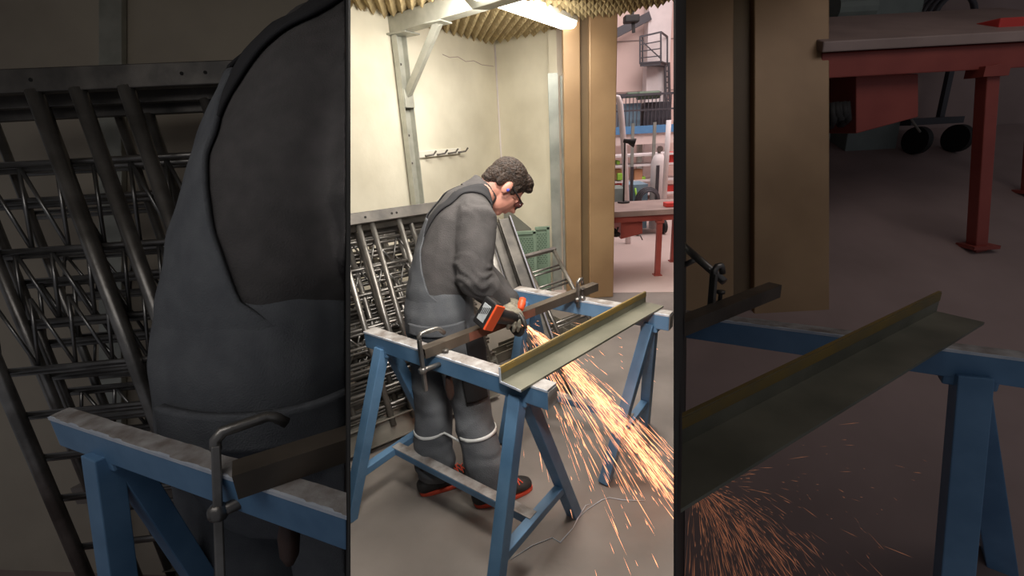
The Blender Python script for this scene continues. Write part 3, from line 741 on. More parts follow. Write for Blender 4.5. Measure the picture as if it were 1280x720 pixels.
# boots
def boot(an, d, k):
    d = V((d[0], d[1], 0)).normalized(); s = V((d.y, -d.x, 0)); A = V((an.x, an.y, 0)); ax = (d, s, Z)
    b = MB()
    b.loft([(A - d * .055 + Z * .045, .040, .036), (A + d * .03 + Z * .050, .044, .042), (A + d * .10 + Z * .046, .048, .036), (A + d * .165 + Z * .040, .044, .028), (A + d * .19 + Z * .036, .034, .022)], s, 16)
    b.loft([(A - d * .01 + Z * .05, .040, .050), (A - d * .012 + Z * .10, .042, .052), (A - d * .012 + Z * .15, .046, .055)], s, 16)
    o = fuse(b, 'boot', M['boot'], .005, 4, .5, parent=man)
    b = MB(); pr = []
    for i in range(28):
        a = 2 * math.pi * i / 28; cx = math.cos(a); sy = math.sin(a)
        pr.append((.06 + (.152 if cx > 0 else .135) * math.copysign(abs(cx) ** .8, cx), (.046 if cx > -.2 else .042) * math.copysign(abs(sy) ** .7, sy)))
    b.prism(pr, A + Z * .001, A + Z * .022, d, s); b.build('sole', M['sole'], o, bevel=.004)
    b = MB()
    for i in range(4):
        q = A + d * (.065 + .024 * i) + Z * (.112 - .011 * i); b.tube([q - s * .035 - Z * .014, q + Z * .002, q + s * .030 + d * .018 - Z * .012], .0028, 6)
        b.tube([q + s * .035 - Z * .014, q + Z * .002, q - s * .030 + d * .018 - Z * .012], .0028, 6)
    b.build('laces', M['sole'], o)
boot(J['ankL'], (.853, .40), 1); boot(J['ankR'], (.92, .36), 1)

# gloves: palm, four fingers, thumb
def glove(wr, palm_dir, palm_n, thumb_side, curl, name='glove'):
    """palm_dir: wrist to knuckles; palm_n: out of the palm (towards what is held)"""
    d = V(palm_dir).normalized(); n = V(palm_n); n = (n - d * n.dot(d)).normalized(); s = d.cross(n).normalized() * thumb_side
    b = MB(); b.loft([(wr - d * .03, .038, .032), (wr + d * .005, .034, .026), (wr + d * .04, .043, .021), (wr + d * .082, .045, .018)], s, 14)
    for i, (L, off) in enumerate(((.070, .034), (.078, .012), (.073, -.011), (.058, -.033))):
        p = wr + d * (.080 - (.006 if i == 3 else 0)) + s * off; a = 0; pts = [p]
        for j, f in enumerate((.45, .32, .26)):
            a += curl * (1, .9, .7)[j]; q = pts[-1] + (d * math.cos(a) + n * math.sin(a)) * (L * f); pts.append(q)
        b.tube(pts, [.0125, .0115, .0105, .0085], 10); b.ball(pts[-1], .0088, seg=10)
    p = wr + d * .025 + s * .036
    pts = [p, p + s * .020 + d * .026 + n * .014, p + s * .018 + d * .044 + n * .036, p + s * .008 + d * .052 + n * .055]
    b.tube(pts, [.016, .014, .012, .009], 10); b.ball(pts[-1], .0092, seg=10)
    g = fuse(b, name, M['glove'], .0032, 2, .4, parent=body); return g
gb, gh = at(606, 391, 1.735), at(645, 399, 1.875)           # battery end and head of the grinder
gax = (gh - gb).normalized()
hold = gb.lerp(gh, .70)
glove(J['wrR'] + V((.0, -.01, .0)), (hold + V((.03, .03, -.0)) - J['wrR']), V((.1, -.2, -1)), 1, .62)
side_h = gb.lerp(gh, .86)
glove(J['wrL'], (side_h + V((.0, .09, .03)) - J['wrL']) , V((-.2, -.9, -.4)), -1, .7)
# cuffs
b = MB(); d = (J['wrR'] - J['elR']).normalized(); b.tube([J['wrR'] - d * .035, J['wrR'] - d * .012], [.046, .045], 16); b.build('sleeve_cuff', M['jersey'], jersey, smooth=True)

# ------------------------------------------------------------------ the angle grinder
t = thing('angle_grinder', 'black and orange cordless angle grinder in the worker\'s gloved hands', 'angle grinder', gb)
u0 = V((-.45, .0, .85)); u0 = (u0 - gax * u0.dot(gax)).normalized(); v0 = gax.cross(u0).normalized()
up_i = (at(612, 372, 1.73) - at(597, 407, 1.73)); gu = (up_i - gax * up_i.dot(gax)).normalized(); gv = gu.cross(gax).normalized()
b = MB(); b.box(gb + gax * .02, (.072, .05, .120), (gv, gax, gu)); bat = b.build('battery', M['blackpl'], t, bevel=.008)
b = MB(); b.box(gb - gax * .0058, (.040, .003, .072), (gv, gax, gu)); b.build('label_plate', M['greypl'], bat, bevel=.001)
b = MB()
for i in range(5): b.box(gb - gax * .0078 + gv * (-.016 + .008 * i) + gu * (.016 - .004 * i), (.0035, .002, .028), (gv, gax, gu))
b.build('vent_slot', M['blackpl'], bat)
sgn = 1 if gv.x > 0 else -1
b = MB(); b.box(gb + gax * .022 + gv * (sgn * .037), (.010, .052, .112), (gv, gax, gu)); b.build('orange_shell', M['orange'], t, bevel=.003)
b = MB(); b.loft([(gb + gax * .04, .036, .044), (gb.lerp(gh, .35), .030, .034), (gb.lerp(gh, .7), .028, .030), (gb.lerp(gh, .92), .030, .032)], gv, 16); b.build('body', M['blackpl'], t, smooth=True)
b = MB(); b.box(gh + gu * .004, (.055, .055, .050), (gv, gax, gu)); b.build('gear_head', M['darksteel'], t, bevel=.012)
dn_ = (gv * sgn * .9 - gu * .4).normalized(); dc = gh - gu * .015 + gax * .01
td = (s1 - s0).normalized()
b = MB(); b.disc(dc + V((.0, .0, -.01)), td, .055, .002); b.build('cutting_disc', M['darksteel'], t)
b = MB(); pts = []
for i in range(15):
    a = math.pi * (i / 14) ; e1_ = td.cross(Z).normalized(); pts.append(dc + V((0, 0, -.01)) + (e1_ * math.cos(a) + Z * math.sin(a)) * .060)
b.tube(pts, .009, 8); b.build('guard', M['darksteel'], t, smooth=True)
sh_ = gh + (gu * .02) + V((.01, .03, .015))
b = MB(); b.tube([sh_, sh_ + V((.008, .03, .012)), sh_ + V((.014, .05, .030))], [.014, .018, .015], 12); b.build('side_handle', M['orange'], t, smooth=True)

# ------------------------------------------------------------------ sparks
def streaks(name, label, origin, targets, n, mt, rad, length, seed, side=None):
    """thin glowing slivers; targets: (landing point, share, scatter)"""
    rnd = random.Random(seed); b = MB(); o = V(origin); tot = sum(t_[1] for t_ in targets)
    for i in range(n):
        x = rnd.random() * tot
        for tg_, sh_, sc_ in targets:
            x -= sh_
            if x <= 0: break
        tgt = V(tg_) + V((rnd.gauss(0, 1), rnd.gauss(0, 1), rnd.gauss(0, .6))) * sc_
        fl = tgt - o; L = fl.length; s = rnd.random() ** .75 * 1.05
        sag = rnd.uniform(.02, .10)
        p = o + fl * s + V((0, 0, sag * 4 * s * (1 - s)))
        dr = (fl + V((0, 0, sag * 4 * (1 - 2 * s))) + V((rnd.gauss(0, 1), rnd.gauss(0, 1), rnd.gauss(0, 1))) * .02 * L).normalized()
        ln = length * (.15 + rnd.random() ** 2.5 * 1.5) * (.45 + .8 * s)
        q = p + dr * ln; r = rad * (.45 + rnd.random() ** 2 * 1.1)
        if min(q.z, p.z) < .006: continue
        if side and max(side * ((e.x - screen_pt(side, .68, e.z).x) * 1.053 - (e.y - screen_pt(side, .68, e.z).y) * (.3962 if side > 0 else -.3424)) * (1 if side_in(side, o) else -1) for e in (p, q)) > -.004: continue
        u = dr.cross(Z).normalized(); v = dr.cross(u); mid = p.lerp(q, .65)
        a = b.bm.verts.new(p); c = b.bm.verts.new(q); rg = [b.bm.verts.new(mid + (u * math.cos(k * 2.094) + v * math.sin(k * 2.094)) * r) for k in range(3)]
        for k in range(3): b.face([a, rg[k], rg[(k + 1) % 3]]); b.face([c, rg[(k + 1) % 3], rg[k]])
    return tag(b.build(name, mt, recalc=False), label, 'sparks', kind='stuff')
def side_in(side, p):
    """is p on the work-bay side of that screen"""
    e = screen_pt(side, .68, p.z); return side * ((p.x - e.x) * 1.053 - (p.y - e.y) * (.3962 if side > 0 else -.3424)) < 0
org = at(647, 399, 1.86)
tg = [(atz(850, 632, .0), 9, .035), (atz(838, 610, .0), 5, .07), (atz(800, 640, .0), 2.2, .11), (atz(760, 620, .0), 1.0, .14), (atz(820, 700, .0), .8, .12), (atz(710, 570, .0), .6, .12), (atz(780, 480, .0), .45, .16)]
streaks('grinding_sparks', 'bright orange sparks streaming from the grinder down to the floor', org, tg, 1500, M['spark'], .00115, .15, 3, side=1)
# chalky scratch on the floor
for pts in (((637, 700), (665, 682), (690, 672), (700, 678), (716, 660), (722, 648), (732, 632), (737, 630)), ((722, 648), (735, 636), (752, 625), (762, 622), (778, 625), (806, 626))):
    b = MB(); b.tube([atz(x, y, .0025) for x, y in pts], [.001] + [random.uniform(.0012, .004) for _ in pts[1:-1]] + [.001], 6)
    struct(b.build('trim_7', M['whitedge'], smooth=True))

# ------------------------------------------------------------------ the hall beyond the column
def bx(name, px0, py0, px1, py1, Y, dep, mt, label=None, cat=None, group=None, bevel=.006, parent=None, zmin=None):
    a, c = at(px0, py0, Y), at(px1, py1, Y); z0 = c.z if zmin is None else zmin; b = MB()
    b.box(((a.x + c.x) / 2, Y + dep / 2, (a.z + z0) / 2), (abs(c.x - a.x), dep, abs(a.z - z0))); o = b.build(name, mt, parent, bevel=bevel)
    if label: tag(o, label, cat, group)
    return o
tl, tr_ = at(752, 263, 5.0), at(872, 262, 5.0)
t = thing('workbench', 'red steel workbench with pinkish top in the bright hall', 'workbench', ((tl.x + tr_.x) / 2, 5.3, .0))
tz = (tl.z + tr_.z) / 2
b = MB(); b.box(((tl.x + tr_.x) / 2, 5.35, tz - .03), (tr_.x - tl.x, .70, .06)); b.build('table_top', M['ttop'], t, bevel=.006)
b = MB(); b.box(((tl.x + tr_.x) / 2, 5.34, tz - .09), (tr_.x - tl.x - .04, .60, .075)); b.build('apron', M['red'], t, bevel=.006)
for px, Y in ((824, 5.03), (843, 5.55)):
    q = at(px, 285, Y); b = MB(); b.box((q.x, Y, (tz - .12) / 2), (.055, .055, tz - .12)); b.box((q.x, Y, .008), (.09, .09, .014)); b.box((q.x, Y, tz - .135), (.08, .075, .03)); b.build('leg', M['red'], t, bevel=.004)
b = MB(); a, c = at(776, 277, 5.12), at(803, 277, 5.12); e = at(803, 292, 5.12); f = at(776, 299, 5.12)
b.hexa([f, e, e + V((0, .35, 0)), f + V((0, .35, 0)), a, c, c + V((0, .35, 0)), a + V((0, .35, 0))]); b.build('drawer_box', M['red'], t, bevel=.004)
b = MB(); q = at(770, 293, 5.1); b.ball(q, (.05, .04, .03), seg=12); b.ball(q + V((-.02, .02, .04)), (.03, .03, .03), seg=10); b.tube([q, q + V((.02, .0, .08))], .01, 8); b.build('hanging_cable', M['black'], t, smooth=True)
b = MB(); q = at(800, 294, 5.15); b.tube([q, at(803, 300, 5.15)], .006, 6); b.build('rod', M['darksteel'], t)
bx('red_vice_block', 833, 254, 846, 261.5, 5.1, .12, M['redbox'], 'small red block standing on the red workbench top', 'box', zmin=tz)

# shelving
Ys = 8.6
t = thing('storage_shelf', 'grey open storage shelf along the far hall wall', 'shelf', (at(800, 250, Ys).x, Ys, 0))
for py in (194, 206.5, 226, 243):
    a, c = at(752, py, Ys), at(856, py, Ys); b = MB(); b.box(((a.x + c.x) / 2, Ys + .22, (a.z + c.z) / 2), (c.x - a.x, .45, .035)); b.build('shelf_board', M['white'], t)
for px in (766, 789.5, 816, 850):
    q = at(px, 205, Ys); b = MB(); b.box((q.x, Ys - .015, .82), (.05, .04, 1.64)); b.build('post', M['strip'], t)
for (x0, y0, x1, y1, mt, lab) in ((771, 201, 775, 205.5, 'lime', 'lime green box on the upper shelf beside the column'), (769, 212, 777, 225, 'carton', 'brown carton on the middle shelf beside the column'), (772, 217, 778, 225.2, 'lime', 'lime green box in front of the left carton'), (793, 212, 803, 225, 'carton', 'brown carton at the middle of the shelf'), (802, 221, 807, 225.4, 'lime', 'lime green box beside the middle carton'), (768, 229, 777, 241, 'redbox', 'red box on the lowest shelf beside the column'), (837, 190, 845, 206, 'redbox', 'red container at the right on the upper shelf'), (834, 232, 845, 242, 'redbox', 'red container at the right on the lowest shelf')):
    Yb = Ys - .02 if 'front' in lab else Ys + .06
    zb = {1: None}; o = bx('storage_box', x0, y0, x1, y1, Yb, .2, M[mt], lab, 'box', bevel=.01)
b_ = bx('machine_cabinet', 787.5, 231, 809, 262, 7.6, .5, M['machine'], 'blue grey welding machine with a yellow cord in front of the shelf', 'machine', zmin=.0)
q = at(794, 235, 7.58); b = MB(); b.tube([q, q + V((.02, -.02, -.15)), q + V((.03, -.01, -.3))], .015, 8); b.build('yellow_cord', M['lime'], b_, smooth=True)
bx('lathe_cabinet', 766, 236, 783, 262, 7.9, .5, M['greymach'], 'grey green machine cabinet left of the blue grey machine', 'machine', zmin=.0)
# hose cart
q = at(811, 258, 7.2); t = thing('hose_cart', 'dark hose coiled on a small wheeled cart behind the workbench', 'cart', (q.x, 7.2, 0))
for k in range(4):
    b = MB(); pts = [V((q.x + math.cos(a * math.pi / 10) * (.13 + .018 * k), 7.2 + .03 * k, .50 + math.sin(a * math.pi / 10) * (.15 + .015 * k))) for a in range(21)]; b.tube(pts, .014, 8); b.build('hose', M['darkrail'], t, smooth=True)
b = MB(); b.box((q.x, 7.3, .24), (.5, .4, .05)); b.box((q.x + .2, 7.48, .6), (.04, .04, .8)); b.box((q.x - .2, 7.48, .6), (.04, .04, .8)); b.build('cart_deck', M['darkrail'], t)
for sx in (-.2, .2):
    b = MB(); b.disc((q.x + sx, 7.12, .115), (1, 0.2, 0), .11, .05); b.build('wheel', M['black'], t)
# gas cylinder
q = at(822, 230, 7.6); b = MB(); b.tube([(q.x, 7.6, .0), (q.x, 7.6, 1.05), (q.x, 7.6, 1.13), (q.x, 7.6, 1.18)], [.115, .115, .08, .035], 18); t = b.build('gas_cylinder', M['white'], smooth=True); tag(t, 'white gas cylinder standing in front of the shelf', 'gas cylinder')
b = MB(); b.tube([(q.x, 7.6, 1.17), (q.x, 7.6, 1.28)], .025, 10); b.disc((q.x, 7.56, 1.24), (0, 1, 0), .045, .03, 14); b.build('valve', M['steel'], t)
# floor lamp by the workbench
q = at(780, 225, 5.6); lb5 = tz; t = thing('work_lamp', 'black work lamp on a thin stand on the red workbench in the hall', 'lamp', (q.x, 5.6, lb5)); zt = at(780, 177, 5.6).z
b = MB(); b.tube([(q.x, 5.6, lb5), (q.x, 5.6, zt)], .010, 8); b.build('stand', M['black'], t, smooth=True)
b = MB(); b.disc((q.x, 5.6, lb5 + .008), (0, 0, 1), .07, .016); b.build('base', M['black'], t)
b = MB(); p0 = V((q.x - .02, 5.58, zt + .01)); b.tube([p0, p0 + V((.05, -.02, -.008)), p0 + V((.12, -.03, -.03))], [.022, .026, .052], 16, cap=True); b.build('lamp_shade', M['black'], t, smooth=True)
# extraction arm and pole
b = MB(); b.tube([at(x, y, 6.6) for x, y in ((786, 330), (781, 200), (777, 150), (775, 130), (772, 122), (768, 121), (765, 128))], .040, 12); tag(b.build('extraction_arm', M['white'], smooth=True), 'white curved fume extraction pipe beside the tan column', 'pipe')
b = MB(); b.tube([at(830, 252, 7.0), at(836, 150, 7.0)], .035, 10); tag(b.build('white_pole', M['white'], smooth=True), 'slanted white pole right of the gas cylinder', 'pole')
# raised deck with railing
Yd = 9.4
t = thing('raised_deck', 'raised deck with blue edge beam and dark railing over the shelf', 'platform', (at(800, 163, Yd).x, Yd, at(800, 163, Yd).z))
a, c = at(745, 160, Yd), at(862, 157, Yd); zc = (a.z + c.z) / 2
b = MB(); b.box(((a.x + c.x) / 2, Yd + .05, zc - .05), (c.x - a.x, .1, .14)); b.build('edge_beam', M['bluebeam'], t)
b = MB(); b.box(((a.x + c.x) / 2, Yd + .5, zc - .22), (c.x - a.x, .9, .2)); b.build('fascia', M['mezz'], t)
b = MB(); b.box(((a.x + c.x) / 2, Yd + .06, zc + .57), (c.x - a.x, .04, .04)); b.box(((a.x + c.x) / 2, Yd + .06, zc + .3), (c.x - a.x, .03, .03)); b.build('rail', M['darkrail'], t)
for px in (755, 800, 852):
    q = at(px, 160, Yd + .3); b = MB(); b.box((q.x, Yd + .3, (zc - .12) / 2), (.09, .09, zc - .12)); b.build('post', M['strip'], t)
for i in range(26):
    x = a.x + (c.x - a.x) * i / 25; b = MB(); b.box((x, Yd + .06, zc + .3), (.014, .014, .56)); b.build('baluster', M['darkrail'], t)
for (x0, y0, x1, y1, mt, lab, cat) in ((772, 130, 800, 156, 'machine', 'blue grey machine on the raised deck behind the railing', 'machine'), (806, 128, 838, 156, 'darkrail', 'dark cabinet on the raised deck behind the railing', 'cabinet')):
    bx('deck_machine', x0, y0, x1, y1, Yd + .3, .5, M[mt], lab, cat, zmin=zc - .1)
q = at(810, 119, Yd + .2); t = thing('green_winch', 'green winch motor above the raised deck', 'winch', q)
b = MB(); b.box(q, (.42, .2, .14)); b.build('motor_housing', M['greenmach'], t, bevel=.03)
b = MB(); b.box(q + V((-.3, 0, .02)), (.22, .12, .10)); b.build('gearbox', M['greenmach'], t, bevel=.02)
b = MB(); a, c = at(764, 121, Yd + .25), at(826, 117, Yd + .25); b.bar(a, c, .06, .08); b.build('runway', M['darkrail'], t)
# ladder cage on the white column
Yg = 10.3; t = thing('ladder_cage', 'dark steel ladder cage high on the white hall column', 'cage', at(818, 80, Yg))
cs = [at(800, 46, Yg), at(826, 40, Yg), at(834, 46, Yg + .4), at(800, 79, Yg), at(826, 77, Yg), at(834, 80, Yg + .4), at(803, 45, Yg + .45), at(803, 78, Yg + .45)]
b = MB()
for i, j in ((0, 1), (1, 2), (3, 4), (4, 5), (0, 3), (1, 4), (2, 5), (0, 6), (3, 7), (6, 7)): b.bar(cs[i], cs[j], .03, .03, V((.1, 1, .05)))
b.build('cage_frame', M['darkrail'], t)
b = MB(); b.hexa([cs[3], cs[4], cs[5], cs[7]] + [p - V((0, 0, .06)) for p in (cs[3], cs[4], cs[5], cs[7])]); b.build('cage_floor', M['darkrail'], t)
b = MB(); b.bar(cs[0].lerp(cs[3], .1), cs[1].lerp(cs[4], .9), .02, .02, V((0, 1, .1)))
for k in (.3, .55, .8): b.bar(cs[0].lerp(cs[3], k), cs[1].lerp(cs[4], k), .02, .02, V((0, 1, .1)))
b.build('brace_bar', M['darkrail'], t)
b = MB(); 
for px in (831, 836): b.bar(at(px, 78, 10.6), at(px + 1.5, 150, 10.6), .04, .04, V((0, 1, 0)))
for k in range(10): b.bar(at(831, 82 + 7 * k, 10.6), at(836.5, 82 + 7 * k, 10.6), .025, .025, V((0, 1, 0)))
tag(b.build('wall_ladder', M['darkrail']), 'narrow dark ladder running down below the cage', 'ladder')
q = at(789, 24, 9.5); t = thing('wall_camera', 'small black camera hanging under the hall roof beam', 'lamp', q)  # camera housing under the roof beam
b = MB(); b.box(q, (.26, .2, .12)); b.build('housing', M['black'], t, bevel=.02)
b = MB(); b.bar(q, q + V((.08, 0, .3)), .04, .04, V((0, 1, 0))); b.bar(q + V((.03, 0, 0)), q + V((.05, 0, -.22)), .05, .05, V((0, 1, 0))); b.build('bracket', M['black'], t)

# ================================================================== left bay: a second worker close up in the dim
def cut(o, p, n):
    """keep what lies on the near side of the plane and cap the cut"""
    me = o.data; bm = bmesh.new(); bm.from_mesh(me)
    bmesh.ops.bisect_plane(bm, geom=bm.verts[:] + bm.edges[:] + bm.faces[:], plane_co=p, plane_no=n, clear_outer=True)
    ed = [e for e in bm.edges if e.is_boundary]
    if ed: bmesh.ops.holes_fill(bm, edges=ed, sides=0)
    bm.to_mesh(me); bm.free()
    return len(me.vertices)
def inside_left(o):
    n = (screen_pt(-1, 2, 0) - screen_pt(-1, 1, 0)).cross(V((.0576, .3294, 1))).normalized()
    if n.x < 0: n = -n
    return cut(o, screen_pt(-1, 1, 0) - n * .0045, n)
def kids(o): return [c for c in bpy.data.objects if c.parent == o]

bpy.context.view_layer.update()
PC = at(346, 482, 1.30); SC = 1.96
th_ = math.atan2(-PC.x, PC.y) - math.atan2(-pel.x, pel.y)
X = Matrix.Translation(PC) @ Matrix.Rotation(th_, 4, 'Z') @ Matrix.Rotation(math.radians(-5), 4, Rh) @ Matrix.Scale(SC, 4) @ Matrix.Translation(-pel)
man2 = thing('person', 'worker in grey bib overalls seen close from behind in the dim left bay', 'person', X @ V((-.29, 1.80, 0)))
def copy_trimmed(src, par):
    c = src.copy(); c.data = src.data.copy(); C.objects.link(c); c.parent = None; c.matrix_world = Matrix.Identity(4)
    c.data.transform(src.matrix_world); c.data.transform(X)
    if not inside_left(c):
        bpy.data.objects.remove(c); return
    attach(c, par)
    for k in kids(src): copy_trimmed(k, c)
for k in kids(man): copy_trimmed(k, man2)

zt = 1.0
p0, p1 = atz(74, 516, zt), atz(437, 632, zt)
dd = (p1 - p0).normalized(); LL = (p1 - p0).length
def trim(t, side):
    """cut a bay's things off flush with its screen"""
    for c in kids(t):
        if c.type == 'MESH':
            for md in list(c.modifiers): pass
            if not (inside_left(c) if side < 0 else inside_right(c)):
                bpy.data.objects.remove(c); continue
        trim(c, side)
def inside_right(o):
    n = (screen_pt(1, 2, 0) - screen_pt(1, 1, 0)).cross(V((.0576, .3294, 1))).normalized()
    if n.x > 0: n = -n
    return cut(o, screen_pt(1, 1, 0) - n * .008, n)
t = trestle('blue steel trestle close up in the dim left bay', p0, p1 + dd * .05, FL, [(.17, .13)], bh=.078, bw=.045, legw=.058, splay=.25); trim(t, -1)
a, c = atz(294, 600, zt + .028), atz(446, 550, zt + .028)
trim(square_tube('dark square steel tube clamped on the trestle in the dim left bay', a, c, .050), -1)
q = at(269, 543, .785); e = at(368, 556, .86) - q; e.z = 0
trim(clamp('grey screw clamp close up in the dim left bay', q, e, e.length, .30, .150, .011, True, (.02, .33, 1)), -1)
# leaning frames behind the second worker
ra, rb_ = at(-160, 110, 1.90), at(310, 84, 2.02); rb_.z = ra.z
for (dx, dy, dz, lab, kw) in ((0, 0, 0, 'front welded steel frame leaning in the dim left bay', dict(stiles=(.01, .31, .40, .50), rungs=(.46, .54, .62, .7, .8), zig=((.34, .46),), rail=(.035, .085), sr=.028, rr=.011, holes=(.32, .63, .68))),
        (.04, .12, -.06, 'second welded steel frame from the front in the dim left bay', dict(stiles=(.01, .24, .6, .88), rungs=(.10, .25, .38, .48, .57, .66, .76), zig=((.10, .25), (.25, .38)), rail=(.03, .05), sr=.022, rr=.013)),
        (.02, .19, -.10, 'third welded steel frame from the front in the dim left bay', dict(stiles=(.01, .45, .78), rungs=(.15, .30, .42, .52, .61, .72), zig=((.30, .42), (.52, .61)), rail=(.03, .05), sr=.02, rr=.012)),
        (.10, .27, -.03, 'hindmost welded steel frame leaning in the dim left bay', dict(stiles=(.01, .3, .52, .68, .84), rungs=(.12, .2, .28, .36, .44, .52, .6, .68), zig=((.28, .36), (.44, .52)), rail=(.03, .04), sr=.018, rr=.010))):
    O = ra + V((dx, dy, dz)); trim(frame(lab, O, (rb_ - ra) * 1.3, V((.38, -.34, -(O.z - FL - .02))), **kw), -1)

p = screen_pt(-1, 2.4, 0) + V((-1.25, .12 - .012, 0)); lean_ = V((.0576, .3294, 1))
b = MB(); b.prism([(-.06, 0), (.06, 0), (.06, -.04), (-.06, -.04)], p + lean_ * FL, p + lean_ * (CEIL - .02), (1, 0, 0), (0, 1, 0)); tag(b.build('steel_upright', M['galv'], bevel=.004), 'grey steel upright on the wall of the dim left bay', 'upright')

# ================================================================== right bay: bars on a trestle, close up in the dim
zt = 1.0
p0, p1 = atz(830, 388, zt), atz(1300, 447, zt)
dd = (p1 - p0).normalized(); LL = (p1 - p0).length
k = (atz(1222, 440, zt) - p0).length
trim(trestle('blue steel trestle close up in the dim right bay', p0, p1 + dd * .12, .0, [(k, k + .07, k + .32)], bh=.075, bw=.05, legw=.07, splay=.2), 1)
a1 = atz(1166, 391, zt + .003); a0 = atz(846, 558, zt + .003); a0 = a0 + (a0 - a1).normalized() * .2
trim(angle_iron('steel angle with upright flange close up in the dim right bay', a0, a1, .118, .070), 1)
a, c = atz(830, 416, zt + .026), atz(968, 362, zt + .026)
trim(square_tube('square steel tube on the trestle at the far side of the dim right bay', a, c, .046), 1)
q = at(893, 334, 1.42)
clamp('dark screw clamp on the beam in the dim right bay', q, V((.5, .3, 0)), .045, .22, .14, .010, False)
# tan sheets leaning back, parallel to the screen
Yc = 2.22; LEAN = V((.0576, .3294, 1)); zb = ramp_z(Yc) - .03; Ln = 2.1
c0, c1 = at(856, 398, Yc), at(1036, 402, Yc); w_ = c1.x - c0.x
t = thing('tan_column', 'wide tan column with dark groove in the dim right bay', 'column', ((c0.x + c1.x) / 2, Yc, zb))
for nm, u0_, u1_, dy, th__, mt in (('left_panel', 0, .34, .0, .09, 'brass'), ('groove', .33, .49, .04, .06, 'brassdark'), ('right_panel', .48, 1, .0, .11, 'brass')):
    b = MB(); x0, x1 = c0.x + w_ * u0_, c0.x + w_ * u1_; q = [V((x0, Yc + dy, zb)), V((x1, Yc + dy, zb)), V((x1, Yc + dy + th__, zb)), V((x0, Yc + dy + th__, zb))]
    b.hexa(q + [e + LEAN * Ln for e in q]); b.build(nm, M[mt], t, bevel=.006)
# ladder-like frame corner poking in at the left
b = MB(); b.tube([at(846, 300, 1.75), at(905, 352, 1.55)], .014, 10); tag(b.build('frame_tube', M['steel'], smooth=True), 'thin round steel tube slanting beside the clamp in the dim right bay', 'steel tube')
b = MB(); b.tube([at(848, 335, 1.7), at(874, 322, 1.655)], .010, 8); tag(b.build('frame_tube', M['steel'], smooth=True), 'short thin steel tube meeting the slanting tube in the dim right bay', 'steel tube')
# workbench on the ramp
Yt = 2.60; zl = ramp_z(Yt); a, c = at(1030, 50, Yt), at(1330, 48, Yt); tz = (a.z + c.z) / 2
t = thing('workbench', 'red steel workbench standing on the ramp in the dim right bay', 'workbench', ((a.x + c.x) / 2, Yt + .3, zl))
sl = V((0, .8, .25))
b = MB(); q = [V((a.x, Yt, tz - .03)), V((c.x + .4, Yt, tz - .03)), V((c.x + .4, Yt, tz - .03)) + sl, V((a.x, Yt, tz - .03)) + sl]; b.hexa(q + [e + V((0, 0, .05)) for e in q]); b.build('table_top', M['ttop'], t, bevel=.006)
b = MB(); q = [V((a.x + .02, Yt + .03, tz - .15)), V((c.x + .38, Yt + .03, tz - .15)), V((c.x + .38, Yt + .03, tz - .15)) + sl * .9, V((a.x + .02, Yt + .03, tz - .15)) + sl * .9]; b.hexa(q + [e + V((0, 0, .12)) for e in q]); b.build('apron', M['red'], t, bevel=.006)
for (px, px2, Y) in ((1232, 1221, Yt + .05), (1292, 1283, Yt + .6)):
    q0, q1 = at(px, 96, Y), at(px2, 300, Y); q0.z = tz - .14 + (Y - Yt) * .2; d_ = (q1 - q0).normalized(); q1 = q0 + d_ * ((ramp_z(Y) - .01 - q0.z) / d_.z)
    b = MB(); b.bar(q0, q1, .068, .068, V((0, 1, 0))); lg = b.build('leg', M['red'], t, bevel=.005)
    b = MB(); b.box(q1 + V((0, 0, .03)), (.15, .12, .02)); b.build('foot_plate', M['red'], lg)
    b = MB(); b.box(q0 - V((0, 0, .03)), (.13, .11, .05)); b.build('head_plate', M['red'], lg)
b = MB(); a, c, e, f = at(1070, 92, Yt + .1), at(1148, 92, Yt + .1), at(1148, 146, Yt + .1), at(1070, 167, Yt + .1); d_ = V((0, .4, 0))
b.hexa([f, e, e + d_, f + d_, a, c, c + d_, a + d_]); b.build('drawer_box', M['red'], t, bevel=.005)
b = MB(); q = at(1052, 150, Yt + .1)
for k in range(5): b.tube([q + V((.02 * k - .06, .02, .09)), q + V((.02 * k - .05, .0, .03 * (k % 2))), q + V((.02 * k - .04, .03, -.03 + .02 * (k % 3)))], .022, 8)
b.build('hanging_cable', M['black'], t, smooth=True)
b = MB(); b.tube([at(1138, 148, Yt + .15), at(1150, 165, Yt + .15)], .006, 6); b.build('rod', M['darksteel'], t)
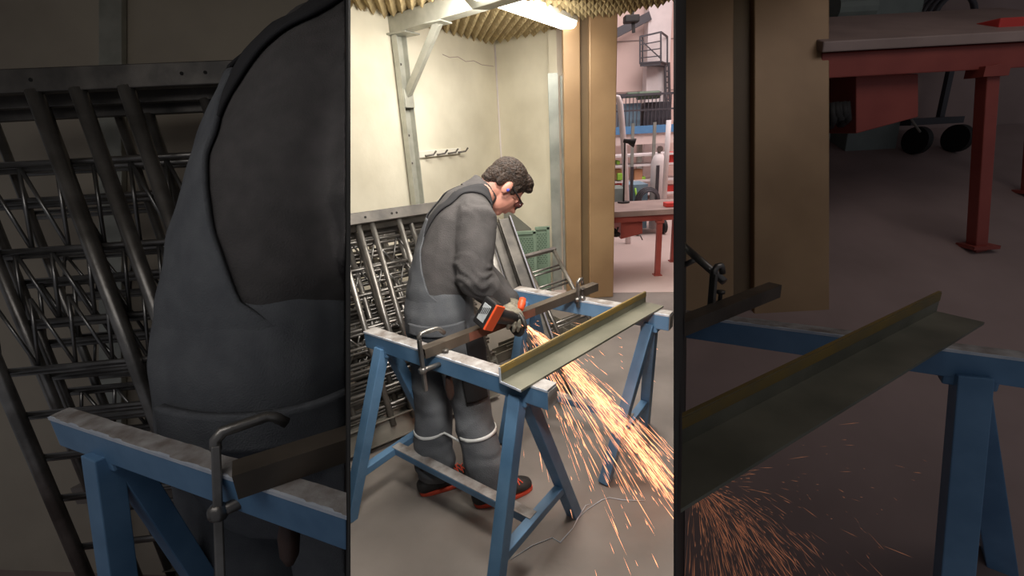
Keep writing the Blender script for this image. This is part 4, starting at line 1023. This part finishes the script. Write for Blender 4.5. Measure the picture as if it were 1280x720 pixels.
bx('red_vice_block', 1251, 22, 1277, 46, Yt + .12, .14, M['redbox'], 'red block on the workbench in the dim right bay', 'box', zmin=tz + .045)
# machines behind the workbench on the ramp
bx('machine_cabinet', 1090, -20, 1144, 60, 4.0, .3, M['greymach'], 'grey green machine cabinet behind the bench in the dim right bay', 'machine', zmin=ramp_z(4.0) - .02)
Yh = 3.95; q = at(1192, 26, Yh); zr = ramp_z(Yh); t = thing('hose_cart', 'dark hose coiled on a wheeled cart in the dim right bay', 'cart', (q.x, Yh, zr))
for k in range(4):
    b = MB(); pts = [V((q.x + math.cos(a * math.pi / 10) * (.16 + .025 * k), Yh + .03 * k, q.z + math.sin(a * math.pi / 10) * (.18 + .02 * k))) for a in range(21)]; b.tube(pts, .018, 8); b.build('hose', M['darkrail'], t, smooth=True)
b = MB(); b.box((q.x, Yh + .06, zr + .22), (.42, .22, .05)); b.box((q.x - .18, Yh + .14, zr + .5), (.04, .04, .6)); b.box((q.x + .18, Yh + .14, zr + .5), (.04, .04, .6)); b.build('cart_deck', M['darkrail'], t)
for dx in (-.16, .16):
    b = MB(); b.disc((q.x + dx, Yh - .08, ramp_z(Yh - .08) + .11), (1, .25, 0), .105, .05); b.build('wheel', M['black'], t)
q = at(1058, 12, 3.68); b = MB(); b.tube([q - V((.1, 0, 0)), q + V((.16, 0, 0))], .09, 18); b.box(q + V((0, .05, -.15)), (.2, .2, .2)); b.box((q.x, 3.75, (ramp_z(3.75) + q.z - .2) / 2), (.08, .08, q.z - .2 - ramp_z(3.75))); tag(b.build('motor_stand', M['greymach'], smooth=False), 'grey motor on a post behind the tan column in the dim right bay', 'machine')
# dimmer sparks
org2 = screen_pt(1, 1.02, .86) + V((.03, 0, 0))
tg2 = [(at(925, 745, .90), 5, .04), (at(985, 740, .95), 5, .05), (at(1030, 725, 1.02), 2, .06), (at(1080, 660, 1.2), .8, .08), (at(1120, 580, 1.35), .5, .1), (at(880, 770, .82), 2, .04)]
streaks('grinding_sparks', 'dull orange sparks below the steel angle in the dim right bay', org2, tg2, 900, M['spark2'], .0009, .12, 11, side=1)
